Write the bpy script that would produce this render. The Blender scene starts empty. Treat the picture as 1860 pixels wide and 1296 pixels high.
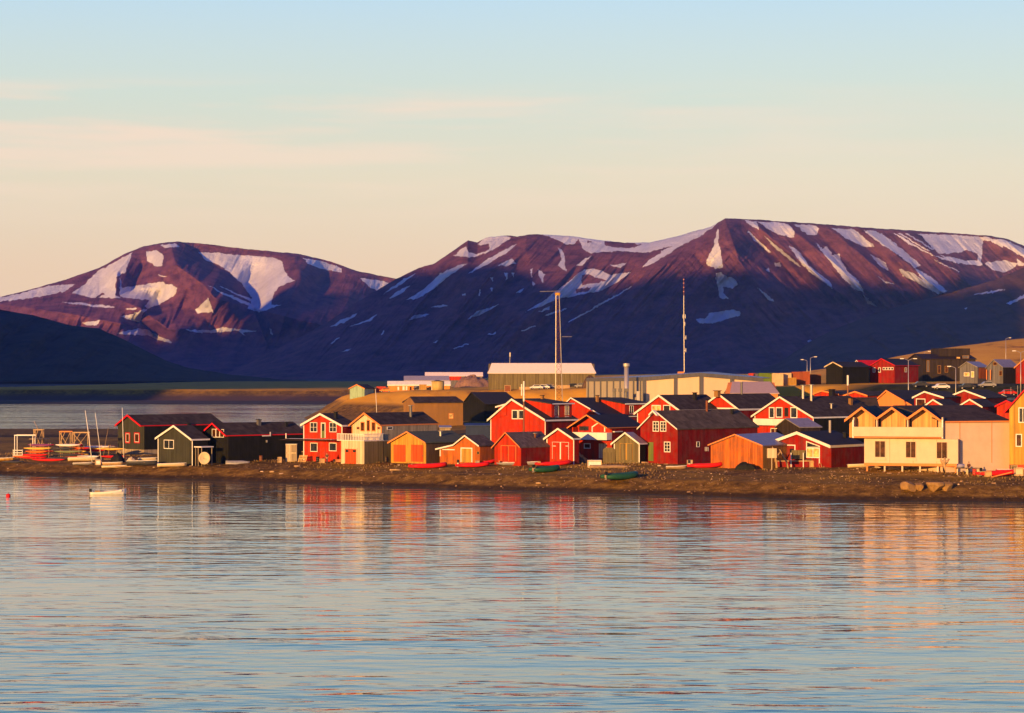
import bpy, bmesh, math, random
import numpy as np
from mathutils import Vector, Matrix
R = math.radians
random.seed(7); rng = np.random.default_rng(7)
S = bpy.context.scene; C = S.collection

# ---------------------------------------------------------------- camera, sun, sky, exposure
F = 4195.0; CX = 930.0; HY = 678.0; CH = 18.0           # focal length in photo px, horizon row, eye height
cam = bpy.data.cameras.new("camera"); camo = bpy.data.objects.new("camera", cam); C.objects.link(camo)
camo.location = (0, 0, CH); camo.rotation_euler = (R(90), 0, 0)
cam.sensor_width = 36; cam.lens = 36 * F / 1860; cam.shift_y = (HY - 648) / 1860
cam.clip_start = 1; cam.clip_end = 80000
S.camera = camo
SUN_EL, SUN_AZ = 8.0, 29.0                               # sun low, behind the camera to the left
h = Vector((-math.sin(R(SUN_AZ)), -math.cos(R(SUN_AZ)), 0))
sd = Vector((h.x * math.cos(R(SUN_EL)), h.y * math.cos(R(SUN_EL)), math.sin(R(SUN_EL))))
sl = bpy.data.lights.new("sun", 'SUN'); sl.energy = 5.0; sl.angle = R(0.5); sl.color = (1.0, 0.53, 0.15)
so = bpy.data.objects.new("sun", sl); C.objects.link(so); so.rotation_euler = sd.to_track_quat('Z', 'Y').to_euler()
S.view_settings.view_transform = 'Standard'; S.view_settings.look = 'None'
S.view_settings.exposure = 0.95; S.view_settings.gamma = 1.0; S.view_settings.use_curve_mapping = False
S.render.engine = 'CYCLES'; S.cycles.use_denoising = True
S.cycles.max_bounces = 6; S.cycles.volume_bounces = 0
S.render.resolution_x = 1024; S.render.resolution_y = 713

W = bpy.data.worlds.new("World"); S.world = W; W.use_nodes = True
def N(t, ty, **kw):
    n = t.nodes.new(ty)
    for k, v in kw.items():
        if k in n.inputs: n.inputs[k].default_value = v
        else: setattr(n, k, v)
    return n
def ramp(t, stops, interp='LINEAR'):
    n = t.nodes.new('ShaderNodeValToRGB'); n.color_ramp.interpolation = interp
    e = n.color_ramp.elements
    while len(e) < len(stops): e.new(0.5)
    for i, (p, c) in enumerate(stops):
        e[i].position = p; e[i].color = (*c, 1) if len(c) == 3 else c
    return n
def math_(t, op, a, b=None, clamp=False):
    n = t.nodes.new('ShaderNodeMath'); n.operation = op; n.use_clamp = clamp
    for i, x in enumerate((a, b)):
        if x is None: continue
        if isinstance(x, (int, float)): n.inputs[i].default_value = x
        else: t.links.new(x, n.inputs[i])
    return n.outputs[0]
def mixc(t, fac, a, b, blend='MIX'):
    n = t.nodes.new('ShaderNodeMix'); n.data_type = 'RGBA'; n.blend_type = blend
    for i, x in ((0, fac), (6, a), (7, b)):
        if isinstance(x, (int, float)): n.inputs[i].default_value = x
        elif isinstance(x, (tuple, list)): n.inputs[i].default_value = (*x, 1) if len(x) == 3 else x
        else: t.links.new(x, n.inputs[i])
    return n.outputs[2]
def srgb(r, g, b):
    f = lambda c: (c / 255 / 12.92) if c / 255 <= 0.04045 else ((c / 255 + 0.055) / 1.055) ** 2.4
    return (f(r), f(g), f(b))
t = W.node_tree; t.nodes.clear(); L = t.links.new
tc = N(t, 'ShaderNodeTexCoord'); sep = N(t, 'ShaderNodeSeparateXYZ'); L(tc.outputs['Generated'], sep.inputs[0])
sky = N(t, 'ShaderNodeTexSky'); sky.sky_type = 'NISHITA'; sky.sun_disc = False
sky.sun_elevation = R(SUN_EL); sky.sun_rotation = math.atan2(sd.x, sd.y); sky.air_density = 1.0; sky.dust_density = 1.5
# evening sky: warm near the horizon, clearing to blue higher up (thick low haze far beyond the hills)
el = math_(t, 'MULTIPLY', sep.outputs[2], 1.0)
g = ramp(t, [(0.0, srgb(242, 202, 160)), (0.045, srgb(243, 209, 166)), (0.085, srgb(237, 221, 182)), (0.118, srgb(216, 224, 200)),
             (0.160, srgb(188, 214, 224)), (0.23, srgb(116, 180, 214)), (0.36, srgb(34, 102, 208)), (0.6, srgb(12, 54, 172)), (1.0, srgb(8, 32, 138))])
L(el, g.inputs[0])
skys = N(t, 'ShaderNodeVectorMath', operation='SCALE'); L(sky.outputs[0], skys.inputs[0]); skys.inputs['Scale'].default_value = 0.10
base = mixc(t, 0.88, skys.outputs[0], g.outputs[0])
# thin streaks of cloud
mp = N(t, 'ShaderNodeMapping'); mp.inputs['Scale'].default_value = (8, 8, 105); mp.inputs['Location'].default_value = (2.6, 0, 0.7)
L(tc.outputs['Generated'], mp.inputs[0])
nz = N(t, 'ShaderNodeTexNoise', Scale=1.0, Detail=5.0, Roughness=0.55); L(mp.outputs[0], nz.inputs[0])
cr = ramp(t, [(0.43, (0, 0, 0)), (0.64, (1, 1, 1))]); L(nz.outputs[0], cr.inputs[0])
band = ramp(t, [(0.06, (0, 0, 0)), (0.088, (.7, .7, .7)), (0.116, (1, 1, 1)), (0.126, (0, 0, 0))]); L(el, band.inputs[0])
lf = math_(t, 'MULTIPLY_ADD', sep.outputs[0], -2.4); lf.node.inputs[2].default_value = 0.62; lf.node.use_clamp = True
cm = math_(t, 'MULTIPLY', cr.outputs[0], band.outputs[0]); cm = math_(t, 'MULTIPLY', cm, lf); cm = math_(t, 'MULTIPLY', cm, 0.85)
skyc = mixc(t, cm, base, srgb(250, 218, 184))
bg = N(t, 'ShaderNodeBackground', Strength=0.74); L(skyc, bg.inputs[0])
wo = N(t, 'ShaderNodeOutputWorld'); L(bg.outputs[0], wo.inputs[0])

# ---------------------------------------------------------------- helpers
def tag(o, label=None, cat=None, group=None, kind=None):
    if label: o['label'] = label
    if cat: o['category'] = cat
    if group: o['group'] = group
    if kind: o['kind'] = kind
    return o
def empty(name, loc, rz, label, cat, group=None):
    o = bpy.data.objects.new(name, None); C.objects.link(o); o.location = loc; o.rotation_euler = (0, 0, rz)
    o.empty_display_size = 0.3
    return tag(o, label, cat, group)
class MB:
    def __init__(s): s.v = []; s.f = []; s.m = []
    def add(s, vs, fs, mi=0):
        n = len(s.v); s.v += [tuple(v) for v in vs]
        for f in fs: s.f.append([n + i for i in f]); s.m.append(mi)
    def hexa(s, p, mi=0):          # 8 points: bottom 0-3, top 4-7
        s.add(p, [(3, 2, 1, 0), (4, 5, 6, 7), (0, 1, 5, 4), (1, 2, 6, 5), (2, 3, 7, 6), (3, 0, 4, 7)], mi)
    def box(s, a, b, mi=0):
        x0, y0, z0 = a; x1, y1, z1 = b
        s.hexa([(x0, y0, z0), (x1, y0, z0), (x1, y1, z0), (x0, y1, z0), (x0, y0, z1), (x1, y0, z1), (x1, y1, z1), (x0, y1, z1)], mi)
    def cbox(s, c, d, mi=0): s.box([c[i] - d[i] / 2 for i in range(3)], [c[i] + d[i] / 2 for i in range(3)], mi)
    def tube(s, pts, r, n=8, mi=0, cap=True, flat=1.0):
        pts = [Vector(p) for p in pts]; rs = r if isinstance(r, (list, tuple)) else [r] * len(pts)
        base = len(s.v); up = Vector((0, 0, 1))
        for i, p in enumerate(pts):
            d = (pts[min(i + 1, len(pts) - 1)] - pts[max(i - 1, 0)]).normalized()
            a = d.cross(up)
            if a.length < 1e-3: a = Vector((1, 0, 0))
            a.normalize(); b = a.cross(d).normalized()
            for k in range(n):
                th = 2 * math.pi * k / n
                s.v.append(tuple(p + a * (math.cos(th) * rs[i]) + b * (math.sin(th) * rs[i] * flat)))
        for i in range(len(pts) - 1):
            for k in range(n):
                k2 = (k + 1) % n
                s.f.append([base + i * n + k, base + i * n + k2, base + (i + 1) * n + k2, base + (i + 1) * n + k]); s.m.append(mi)
        if cap:
            s.f.append([base + k for k in range(n)][::-1]); s.m.append(mi)
            s.f.append([base + (len(pts) - 1) * n + k for k in range(n)]); s.m.append(mi)
    def build(s, name, mats, parent=None, smooth=False, loc=None, bevel=0):
        me = bpy.data.meshes.new(name); me.from_pydata(s.v, [], s.f)
        for m in (mats if isinstance(mats, (list, tuple)) else [mats]): me.materials.append(m)
        for p, mi in zip(me.polygons, s.m): p.material_index = mi; p.use_smooth = smooth
        bm = bmesh.new(); bm.from_mesh(me); bmesh.ops.recalc_face_normals(bm, faces=bm.faces); bm.to_mesh(me); bm.free()
        o = bpy.data.objects.new(name, me); C.objects.link(o)
        if parent: o.parent = parent
        if loc is not None: o.location = loc
        if bevel:
            b = o.modifiers.new('bevel', 'BEVEL'); b.width = bevel; b.segments = 2
        return o
def copy_tree(o, parent=None):
    c = o.copy(); C.objects.link(c)
    if parent: c.parent = parent
    for ch in [x for x in S.objects if x.parent == o]: copy_tree(ch, c)
    return c

# ---------------------------------------------------------------- materials
MATS = {}
def mat(name, rgb, rough=0.7, var=0.25, scale=1.5, zs=0.15, metal=0.0, rgb2=None, plank=0.0, spec=0.12, grime=0.0):
    """painted / weathered surface: colour drifts with noise stretched down the boards; plank = board width in m"""
    if name in MATS: return MATS[name]
    rgb = tuple(c * 0.86 for c in rgb)
    m = bpy.data.materials.new(name); m.use_nodes = True; t = m.node_tree; p = t.nodes['Principled BSDF']
    p.inputs['Roughness'].default_value = rough; p.inputs['Metallic'].default_value = metal; p.inputs['Specular IOR Level'].default_value = spec
    tc = N(t, 'ShaderNodeTexCoord'); mp = N(t, 'ShaderNodeMapping'); mp.inputs['Scale'].default_value = (scale, scale, scale * zs)
    t.links.new(tc.outputs['Object'], mp.inputs[0])
    n1 = N(t, 'ShaderNodeTexNoise', Scale=1.0, Detail=5.0, Roughness=0.65); t.links.new(mp.outputs[0], n1.inputs[0])
    r2 = rgb2 or tuple(c * (1 - var) for c in rgb); hi = tuple(min(1, c * (1 + var * 0.6)) for c in rgb)
    rp = ramp(t, [(0.3, r2), (0.55, rgb), (0.78, hi)]); t.links.new(n1.outputs[0], rp.inputs[0]); col = rp.outputs[0]
    if plank:
        mp2 = N(t, 'ShaderNodeMapping'); mp2.inputs['Scale'].default_value = (1 / plank, 1 / plank, 0.02); t.links.new(tc.outputs['Object'], mp2.inputs[0])
        wn = N(t, 'ShaderNodeTexWhiteNoise'); 
        sn = N(t, 'ShaderNodeVectorMath', operation='FLOOR'); t.links.new(mp2.outputs[0], sn.inputs[0]); t.links.new(sn.outputs[0], wn.inputs[0])
        rr = ramp(t, [(0, (.50, .47, .45)), (1, (1.0, 1.0, 1.0))]); t.links.new(wn.outputs[0], rr.inputs[0])
        col = mixc(t, 0.8, col, rr.outputs[0], 'MULTIPLY')
    if grime:
        n2 = N(t, 'ShaderNodeTexNoise', Scale=0.7, Detail=6.0, Roughness=0.7); t.links.new(tc.outputs['Object'], n2.inputs[0])
        g2 = ramp(t, [(0.42, (0, 0, 0)), (0.7, (1, 1, 1))]); t.links.new(n2.outputs[0], g2.inputs[0])
        f = math_(t, 'MULTIPLY', g2.outputs[0], grime); col = mixc(t, f, col, (0.10, 0.075, 0.055))
    t.links.new(col, p.inputs['Base Color']); MATS[name] = m
    return m
def glass(name, rgb=(0.02, 0.022, 0.026), rough=0.06):
    if name in MATS: return MATS[name]
    m = bpy.data.materials.new(name); m.use_nodes = True; p = m.node_tree.nodes['Principled BSDF']; t = m.node_tree
    n1 = N(t, 'ShaderNodeTexNoise', Scale=1.3, Detail=2.0); tc = N(t, 'ShaderNodeTexCoord'); t.links.new(tc.outputs['Object'], n1.inputs[0])
    rp = ramp(t, [(0.35, tuple(c * .5 for c in rgb)), (0.7, tuple(c * 1.6 for c in rgb))]); t.links.new(n1.outputs[0], rp.inputs[0]); t.links.new(rp.outputs[0], p.inputs['Base Color'])
    p.inputs['Roughness'].default_value = rough; MATS[name] = m
    return m

# numpy value noise
def vnoise(x, y, seed=0):
    xi = np.floor(x).astype(np.int64); yi = np.floor(y).astype(np.int64); fx = x - xi; fy = y - yi
    fx = fx * fx * (3 - 2 * fx); fy = fy * fy * (3 - 2 * fy)
    def hsh(a, b):
        n = (a * 374761393 + b * 668265263 + seed * 1442695041) & 0x7fffffff
        n = ((n ^ (n >> 13)) * 1274126177) & 0x7fffffff
        return ((n ^ (n >> 16)) & 0xffff) / 65535.0
    return (hsh(xi, yi) * (1 - fx) + hsh(xi + 1, yi) * fx) * (1 - fy) + (hsh(xi, yi + 1) * (1 - fx) + hsh(xi + 1, yi + 1) * fx) * fy
def fbm(x, y, o=4, seed=0):
    s = 0; a = 0.5; n = 0
    for i in range(o): s = s + a * (vnoise(x, y, seed + i) - 0.5); n += a; x = x * 2.03 + 17; y = y * 2.03 + 5; a *= 0.5
    return s / n * 2
def ss(x): x = np.clip(x, 0, 1); return x * x * (3 - 2 * x)
def grid_mesh(name, X, Y, Z, material, attrs=None, smooth=True):
    nr, nc = X.shape; co = np.stack([X, Y, Z], -1).reshape(-1, 3).astype(np.float32)
    i = np.arange(nr * nc).reshape(nr, nc); q = np.stack([i[:-1, :-1], i[:-1, 1:], i[1:, 1:], i[1:, :-1]], -1).reshape(-1, 4)
    me = bpy.data.meshes.new(name); me.vertices.add(len(co)); me.vertices.foreach_set('co', co.ravel())
    me.loops.add(q.size); me.loops.foreach_set('vertex_index', q.ravel().astype(np.int32))
    me.polygons.add(len(q)); me.polygons.foreach_set('loop_start', np.arange(0, q.size, 4, dtype=np.int32))
    me.polygons.foreach_set('loop_total', np.full(len(q), 4, np.int32))
    me.update(); me.validate()
    if smooth: me.polygons.foreach_set('use_smooth', np.ones(len(q), bool))
    for k, a in (attrs or {}).items():
        at = me.attributes.new(k, 'FLOAT', 'POINT'); at.data.foreach_set('value', a.ravel().astype(np.float32))
    me.materials.append(material); o = bpy.data.objects.new(name, me); C.objects.link(o)
    return o
# ---------------------------------------------------------------- the land
XP = np.array([-3000, -91, -49, -11, 22, 45, 71.6, 120, 400, 3000.0]); YP = np.array([470, 410, 389, 361, 343, 328, 323, 318, 330, 400.0])
def shoreY(X): return np.interp(X, XP, YP) + 0.5 * np.sin(X * 0.33) + 0.3 * np.sin(X * 0.9 + 1)
TX = np.array([-90, -66, -35, -6, 20, 60, 100, 160, 400.0])
TT = np.array([885, 805, 735, 700, 665, 600, 552, 520, 480.0])      # toe of the terrace
TH = np.array([7.5, 9.6, 11.9, 12.4, 13.2, 14.2, 15.0, 15.6, 16.0])      # its height
TWd = np.array([50, 55, 75, 60, 45, 36, 34, 34, 40.0])
def ground(X, Y):
    X = np.asarray(X, float); Y = np.asarray(Y, float)
    d0 = Y - shoreY(X)
    Xe = np.interp(Y, [400, 740, 870, 930, 975, 1050, 1400, 1500], [-66, -68, -76, -84, -72, -52, -30, -400])
    dA = np.minimum(d0, 596 + X * 0.05 - Y); dB = np.minimum(d0, (X - Xe) * 1.3)
    dS = np.minimum(np.minimum(Y - 640, 742 + 0.04 * X - Y), -64 - X) * 0.5
    dC = (Y - 1330 - 14 * np.sin(X * 0.012)) * 0.2
    d = np.maximum(np.maximum(dA, dB), np.maximum(dS, dC)) + 0.35 * fbm(X / 6, Y / 9, 3, 3)
    zp = np.interp(X, [-120, -40, 0, 60], [2.4, 2.7, 3.0, 3.0])
    cap = np.where(np.maximum(dA, dB) >= d - 0.6, zp, np.where(dS > dC, 0.7, 0.9))
    z = np.where(d > 0, cap * (1 - np.exp(-np.clip(d, 0, 400) / np.where(cap > 2, 9.0, 4.0))), np.maximum(d * 0.22, -4))
    # a low storm berm on the beach
    z = z + np.where(Y < 520, 0.28 * np.exp(-((d0 - 7) / 2.2) ** 2), 0) * (d0 > 0)
    inl = np.clip((d - 8) / 10, 0, 1)
    z = z + inl * np.where(Y < 700, 0.13 * fbm(X / 5, Y / 7, 4, 9), 0.05)
    # gentle rise behind the front row
    z = z + np.clip((Y - 420) / 200, 0, 1) * 2.0 * np.clip((X + 50) / 40, 0, 1) * (dB > 0)
    # terrace
    toe = np.interp(X, TX, TT) + 6 * fbm(X / 22, Y * 0 + 3, 3, 21); H = np.interp(X, TX, TH)
    wd = np.interp(X, TX, TWd)
    a = ss(np.minimum((Y - toe) / wd, (X - Xe) / 20)) * (X > Xe)
    gully = fbm((X + Y * 0.25) / 9, Y / 60, 4, 31)
    z2 = H + np.clip((Y - toe - 60) / 400, 0, 1) * 1.2 * np.clip((X + 30) / 100, 0, 1)
    z = z + a * (z2 - np.maximum(z, 0)) + a * (1 - a) * 4 * gully * 1.3 + a * 0.25 * fbm(X / 12, Y / 12, 3, 8)
    # far tan hill on the right
    cr = np.interp(X, [195, 245, 285, 336, 450, 900, 2500], [0, 8.5, 17.0, 23.5, 30, 45, 60])
    z = z + cr * ss((Y - 1180) / 340) * (X > 195) * (1 - ss((Y - 1540) / 420))
    # flats
    z = np.where(Y > 2600, z * (1 - ss((Y - 2600) / 2500)) + 1.0 * ss((Y - 2600) / 2500), z)
    return z
def gz(x, y): return float(ground(np.array([x]), np.array([y]))[0])
def ray(px, py): return np.array([(px - CX) / F, 1.0, -(py - HY) / F])
def at(px, py, Y): d = ray(px, py); return Vector((d[0] * Y, Y, CH + d[2] * Y))
def hit(px, py, y0=300, y1=1800):
    Y = np.arange(y0, y1, 0.5); d = ray(px, py); z = CH + d[2] * Y; g_ = ground(d[0] * Y, Y)
    k = np.argmax(g_ >= z)
    if g_[k] < z[k]: k = -1
    return Vector((float(d[0] * Y[k]), float(Y[k]), float(g_[k])))
def onground(px, Y, dz=0.0): x = (px - CX) / F * Y; return Vector((x, Y, gz(x, Y) + dz))

rows = [296.0]
while rows[-1] < 470: rows.append(rows[-1] + 0.8)
while rows[-1] < 1000: rows.append(rows[-1] + 2.2)
while rows[-1] < 9000: rows.append(rows[-1] * 1.012)
pxs = np.concatenate([np.linspace(-9000, -1500, 60)[:-1], np.linspace(-1500, -60, 120)[:-1], np.linspace(-60, 1920, 560), np.linspace(1920, 3400, 120)[1:], np.linspace(3400, 11000, 60)[1:]])
Yg, Pg = np.meshgrid(np.array(rows), pxs, indexing='ij'); Xg = (Pg - CX) / F * Yg
Zg = ground(Xg, Yg)
gm = bpy.data.materials.new('beach_ground'); gm.use_nodes = True; t = gm.node_tree; p = t.nodes['Principled BSDF']; p.inputs['Roughness'].default_value = 0.95; p.inputs['Specular IOR Level'].default_value = 0.1
geo = N(t, 'ShaderNodeNewGeometry'); sep = N(t, 'ShaderNodeSeparateXYZ'); t.links.new(geo.outputs['Position'], sep.inputs[0])
def gnoise(sc, det=6.0, rough=0.65, squeeze=(1, 1, 1)):
    mp = N(t, 'ShaderNodeMapping'); mp.inputs['Scale'].default_value = [sc * q for q in squeeze]; t.links.new(geo.outputs['Position'], mp.inputs[0])
    n = N(t, 'ShaderNodeTexNoise', Scale=1.0, Detail=det, Roughness=rough); t.links.new(mp.outputs[0], n.inputs[0]); return n.outputs[0]
a = ramp(t, [(0.34, (0.05, 0.026, 0.004)), (0.5, (0.145, 0.074, 0.012)), (0.68, (0.32, 0.18, 0.035))]); t.links.new(gnoise(0.55, 8, 0.75), a.inputs[0])
b = ramp(t, [(0.36, (0.15, 0.078, 0.006)), (0.62, (0.40, 0.21, 0.02))]); t.links.new(gnoise(0.3, 7, 0.7), b.inputs[0])
gf = ramp(t, [(0.44, (0, 0, 0)), (0.56, (1, 1, 1))]); t.links.new(gnoise(0.06, 5, 0.6, (1, 0.6, 1)), gf.inputs[0])
inland = ramp(t, [(0.25, (0, 0, 0)), (0.45, (1, 1, 1))]); zz = math_(t, 'MULTIPLY', sep.outputs[2], 0.16); t.links.new(zz, inland.inputs[0])
f1 = math_(t, 'MULTIPLY', gf.outputs[0], inland.outputs[0]); col = mixc(t, f1, a.outputs[0], b.outputs[0])
tf = ramp(t, [(0.33, (0, 0, 0)), (0.40, (1, 1, 1))]); t.links.new(math_(t, 'MULTIPLY', sep.outputs[2], 0.05), tf.inputs[0])   # dry tundra on the terraces
tcx = ramp(t, [(0.32, (0.22, 0.08, 0.01)), (0.44, (0.64, 0.30, 0.02)), (0.66, (0.70, 0.36, 0.03))]); t.links.new(gnoise(0.045, 8, 0.7, (1, .4, 1)), tcx.inputs[0])
col = mixc(t, tf.outputs[0], col, tcx.outputs[0])
# dark green shrubby bank on the right, its shade put into the colour
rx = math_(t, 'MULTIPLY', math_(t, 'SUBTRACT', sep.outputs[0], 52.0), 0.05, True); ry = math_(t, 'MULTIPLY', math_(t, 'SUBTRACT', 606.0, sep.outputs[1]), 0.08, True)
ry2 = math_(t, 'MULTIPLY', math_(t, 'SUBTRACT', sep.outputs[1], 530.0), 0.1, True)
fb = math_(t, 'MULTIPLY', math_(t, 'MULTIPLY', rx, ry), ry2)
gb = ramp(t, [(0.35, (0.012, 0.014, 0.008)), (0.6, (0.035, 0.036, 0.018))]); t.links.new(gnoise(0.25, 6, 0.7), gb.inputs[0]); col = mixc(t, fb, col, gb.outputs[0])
# wet gravel at the water's edge
wet = ramp(t, [(0.0, (1, 1, 1)), (0.55, (1, 1, 1)), (1.0, (0, 0, 0))]); wz = math_(t, 'MULTIPLY', sep.outputs[2], 1.4, True); t.links.new(wz, wet.inputs[0])
near = math_(t, 'MULTIPLY', math_(t, 'SUBTRACT', 700.0, sep.outputs[1]), 0.02, True)
col = mixc(t, math_(t, 'MULTIPLY', math_(t, 'MULTIPLY', wet.outputs[0], near), 0.8), col, (0.020, 0.012, 0.008))
# river flats of the delta: bars of silt and mud
dl = ramp(t, [(0.30, (0.035, 0.024, 0.028)), (0.48, (0.085, 0.05, 0.045)), (0.60, (0.10, 0.06, 0.045)), (0.75, (0.16, 0.10, 0.075))]); t.links.new(gnoise(0.004, 6, 0.65, (0.25, 1.6, 1)), dl.inputs[0])
far = math_(t, 'MULTIPLY', math_(t, 'SUBTRACT', sep.outputs[1], 1250.0), 0.02, True); lo = math_(t, 'SUBTRACT', 1.0, math_(t, 'MULTIPLY', math_(t, 'SUBTRACT', sep.outputs[2], 3.0), 0.4, True))
col = mixc(t, math_(t, 'MULTIPLY', far, lo), col, dl.outputs[0])
t.links.new(col, p.inputs['Base Color'])
bmp = N(t, 'ShaderNodeBump', Strength=0.8, Distance=0.14); t.links.new(gnoise(1.8, 8, 0.8), bmp.inputs['Height']); t.links.new(bmp.outputs[0], p.inputs['Normal'])
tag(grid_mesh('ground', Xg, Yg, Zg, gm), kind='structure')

# water: one sheet, rippled by wind
wm = bpy.data.materials.new('water'); wm.use_nodes = True; t = wm.node_tree; p = t.nodes['Principled BSDF']
p.inputs['Base Color'].default_value = (0.045, 0.125, 0.095, 1); p.inputs['Roughness'].default_value = 0.03; p.inputs['IOR'].default_value = 1.5; p.inputs['Specular IOR Level'].default_value = 0.9
geo = N(t, 'ShaderNodeNewGeometry')
def wn_(sx, sy, rot, det, rough):
    mp = N(t, 'ShaderNodeMapping'); mp.inputs['Scale'].default_value = (sx, sy, 1); mp.inputs['Rotation'].default_value = (0, 0, R(rot)); t.links.new(geo.outputs['Position'], mp.inputs[0])
    n = N(t, 'ShaderNodeTexNoise', Scale=1.0, Detail=det, Roughness=rough); t.links.new(mp.outputs[0], n.inputs[0]); return n.outputs[0]
h1 = wn_(0.32, 0.80, 5, 1.5, 0.45); h2 = wn_(0.12, 0.27, -8, 1.5, 0.45); h3 = wn_(1.0, 2.4, 10, 2.0, 0.5); gust = wn_(0.012, 0.03, 0, 2.0, 0.5)
hs = math_(t, 'ADD', math_(t, 'MULTIPLY', h1, 0.085), math_(t, 'MULTIPLY', h2, 0.19)); hs = math_(t, 'ADD', hs, math_(t, 'MULTIPLY', h3, 0.010))
gr = ramp(t, [(0.36, (.45, .45, .45)), (0.62, (1.1, 1.1, 1.1))]); t.links.new(gust, gr.inputs[0]); hs = math_(t, 'MULTIPLY', hs, gr.outputs[0])
bmp = N(t, 'ShaderNodeBump', Strength=1.0, Distance=1.0); t.links.new(hs, bmp.inputs['Height']); t.links.new(bmp.outputs[0], p.inputs['Normal'])
mb = MB(); mb.add([(-9000, -3000, 0), (9000, -3000, 0), (9000, 5600, 0), (-9000, 5600, 0)], [(0, 1, 2, 3)]); tag(mb.build('water', wm), kind='structure')

# ---------------------------------------------------------------- mountains
def Z6(l): return [(x / 2.818, 400 + y / 2.818) for x, y in l]
def Z7(l): return [(600 + x / 3, 400 + y / 3) for x, y in l]
def Z8(l): return [(1200 + x / 2.818, 380 + y / 2.818) for x, y in l]
def inside(P, Q, poly):
    x = np.array([a for a, b in poly]); y = np.array([b for a, b in poly]); m = np.zeros(P.shape, bool)
    sel = (P > x.min() - 1) & (P < x.max() + 1) & (Q > y.min() - 1) & (Q < y.max() + 1)
    p_, q_ = P[sel], Q[sel]; r_ = np.zeros(p_.shape, bool); j = len(x) - 1
    for i in range(len(x)):
        c = ((y[i] > q_) != (y[j] > q_)) & (p_ < (x[j] - x[i]) * (q_ - y[i]) / (y[j] - y[i] + 1e-9) + x[i]); r_ ^= c; j = i
    m[sel] = r_; return m
SNOW1 = [Z6(a) for a in [
 [(-60,400),(0,395),(100,378),(250,335),(380,328),(335,365),(180,398),(0,420),(-60,425)],
 [(500,260),(600,210),(680,165),(660,215),(640,270),(612,285),(595,290),(590,400),(520,375),(480,400),(365,375),(430,330)],
 [(612,290),(628,345),(640,345),(740,330),(830,315),(910,345),(895,385),(840,420),(760,455),(740,440),(765,410),(700,405),(615,390)],
 [(745,160),(800,155),(835,180),(830,235),(790,235),(755,210)],
 [(1015,165),(1070,165),(1250,180),(1400,195),(1445,215),(1470,290),(1510,310),(1430,340),(1405,365),(1390,430),(1440,435),(1330,470),(1270,455),(1290,400),(1240,330),(1180,270),(1120,230),(1050,205)],
 [(1065,335),(1290,430),(1270,440),(1150,385)], [(1110,335),(1290,405),(1280,415)],
 [(1065,400),(1100,480),(1130,500),(1085,470),(1010,480),(1000,460)],
 [(600,580),(720,555),(760,565),(890,630),(840,625),(760,590),(620,585)],
 [(950,562),(1080,565),(1130,548),(1320,570),(1240,575),(1260,600),(1215,565),(1130,572),(1080,580),(960,570)],
 [(1550,195),(1640,210),(1747,245),(1747,270),(1640,250),(1580,225)],
 [(310,420),(430,425),(590,445),(560,452),(440,440)], [(620,495),(700,475),(740,455),(760,455),(730,480),(715,525)],
 [(420,525),(515,512),(490,540),(440,535)], [(800,275),(855,290),(830,290)], [(820,130),(900,120),(920,135),(850,145)],
 [(1375,555),(1385,560),(1397,590),(1385,580)], [(640,455),(700,450),(700,462),(650,460)], [(500,395),(560,375),(620,400),(560,400)]]
 ] + [Z7([(160,315),(210,320),(340,345),(270,390),(220,370)])]
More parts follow.
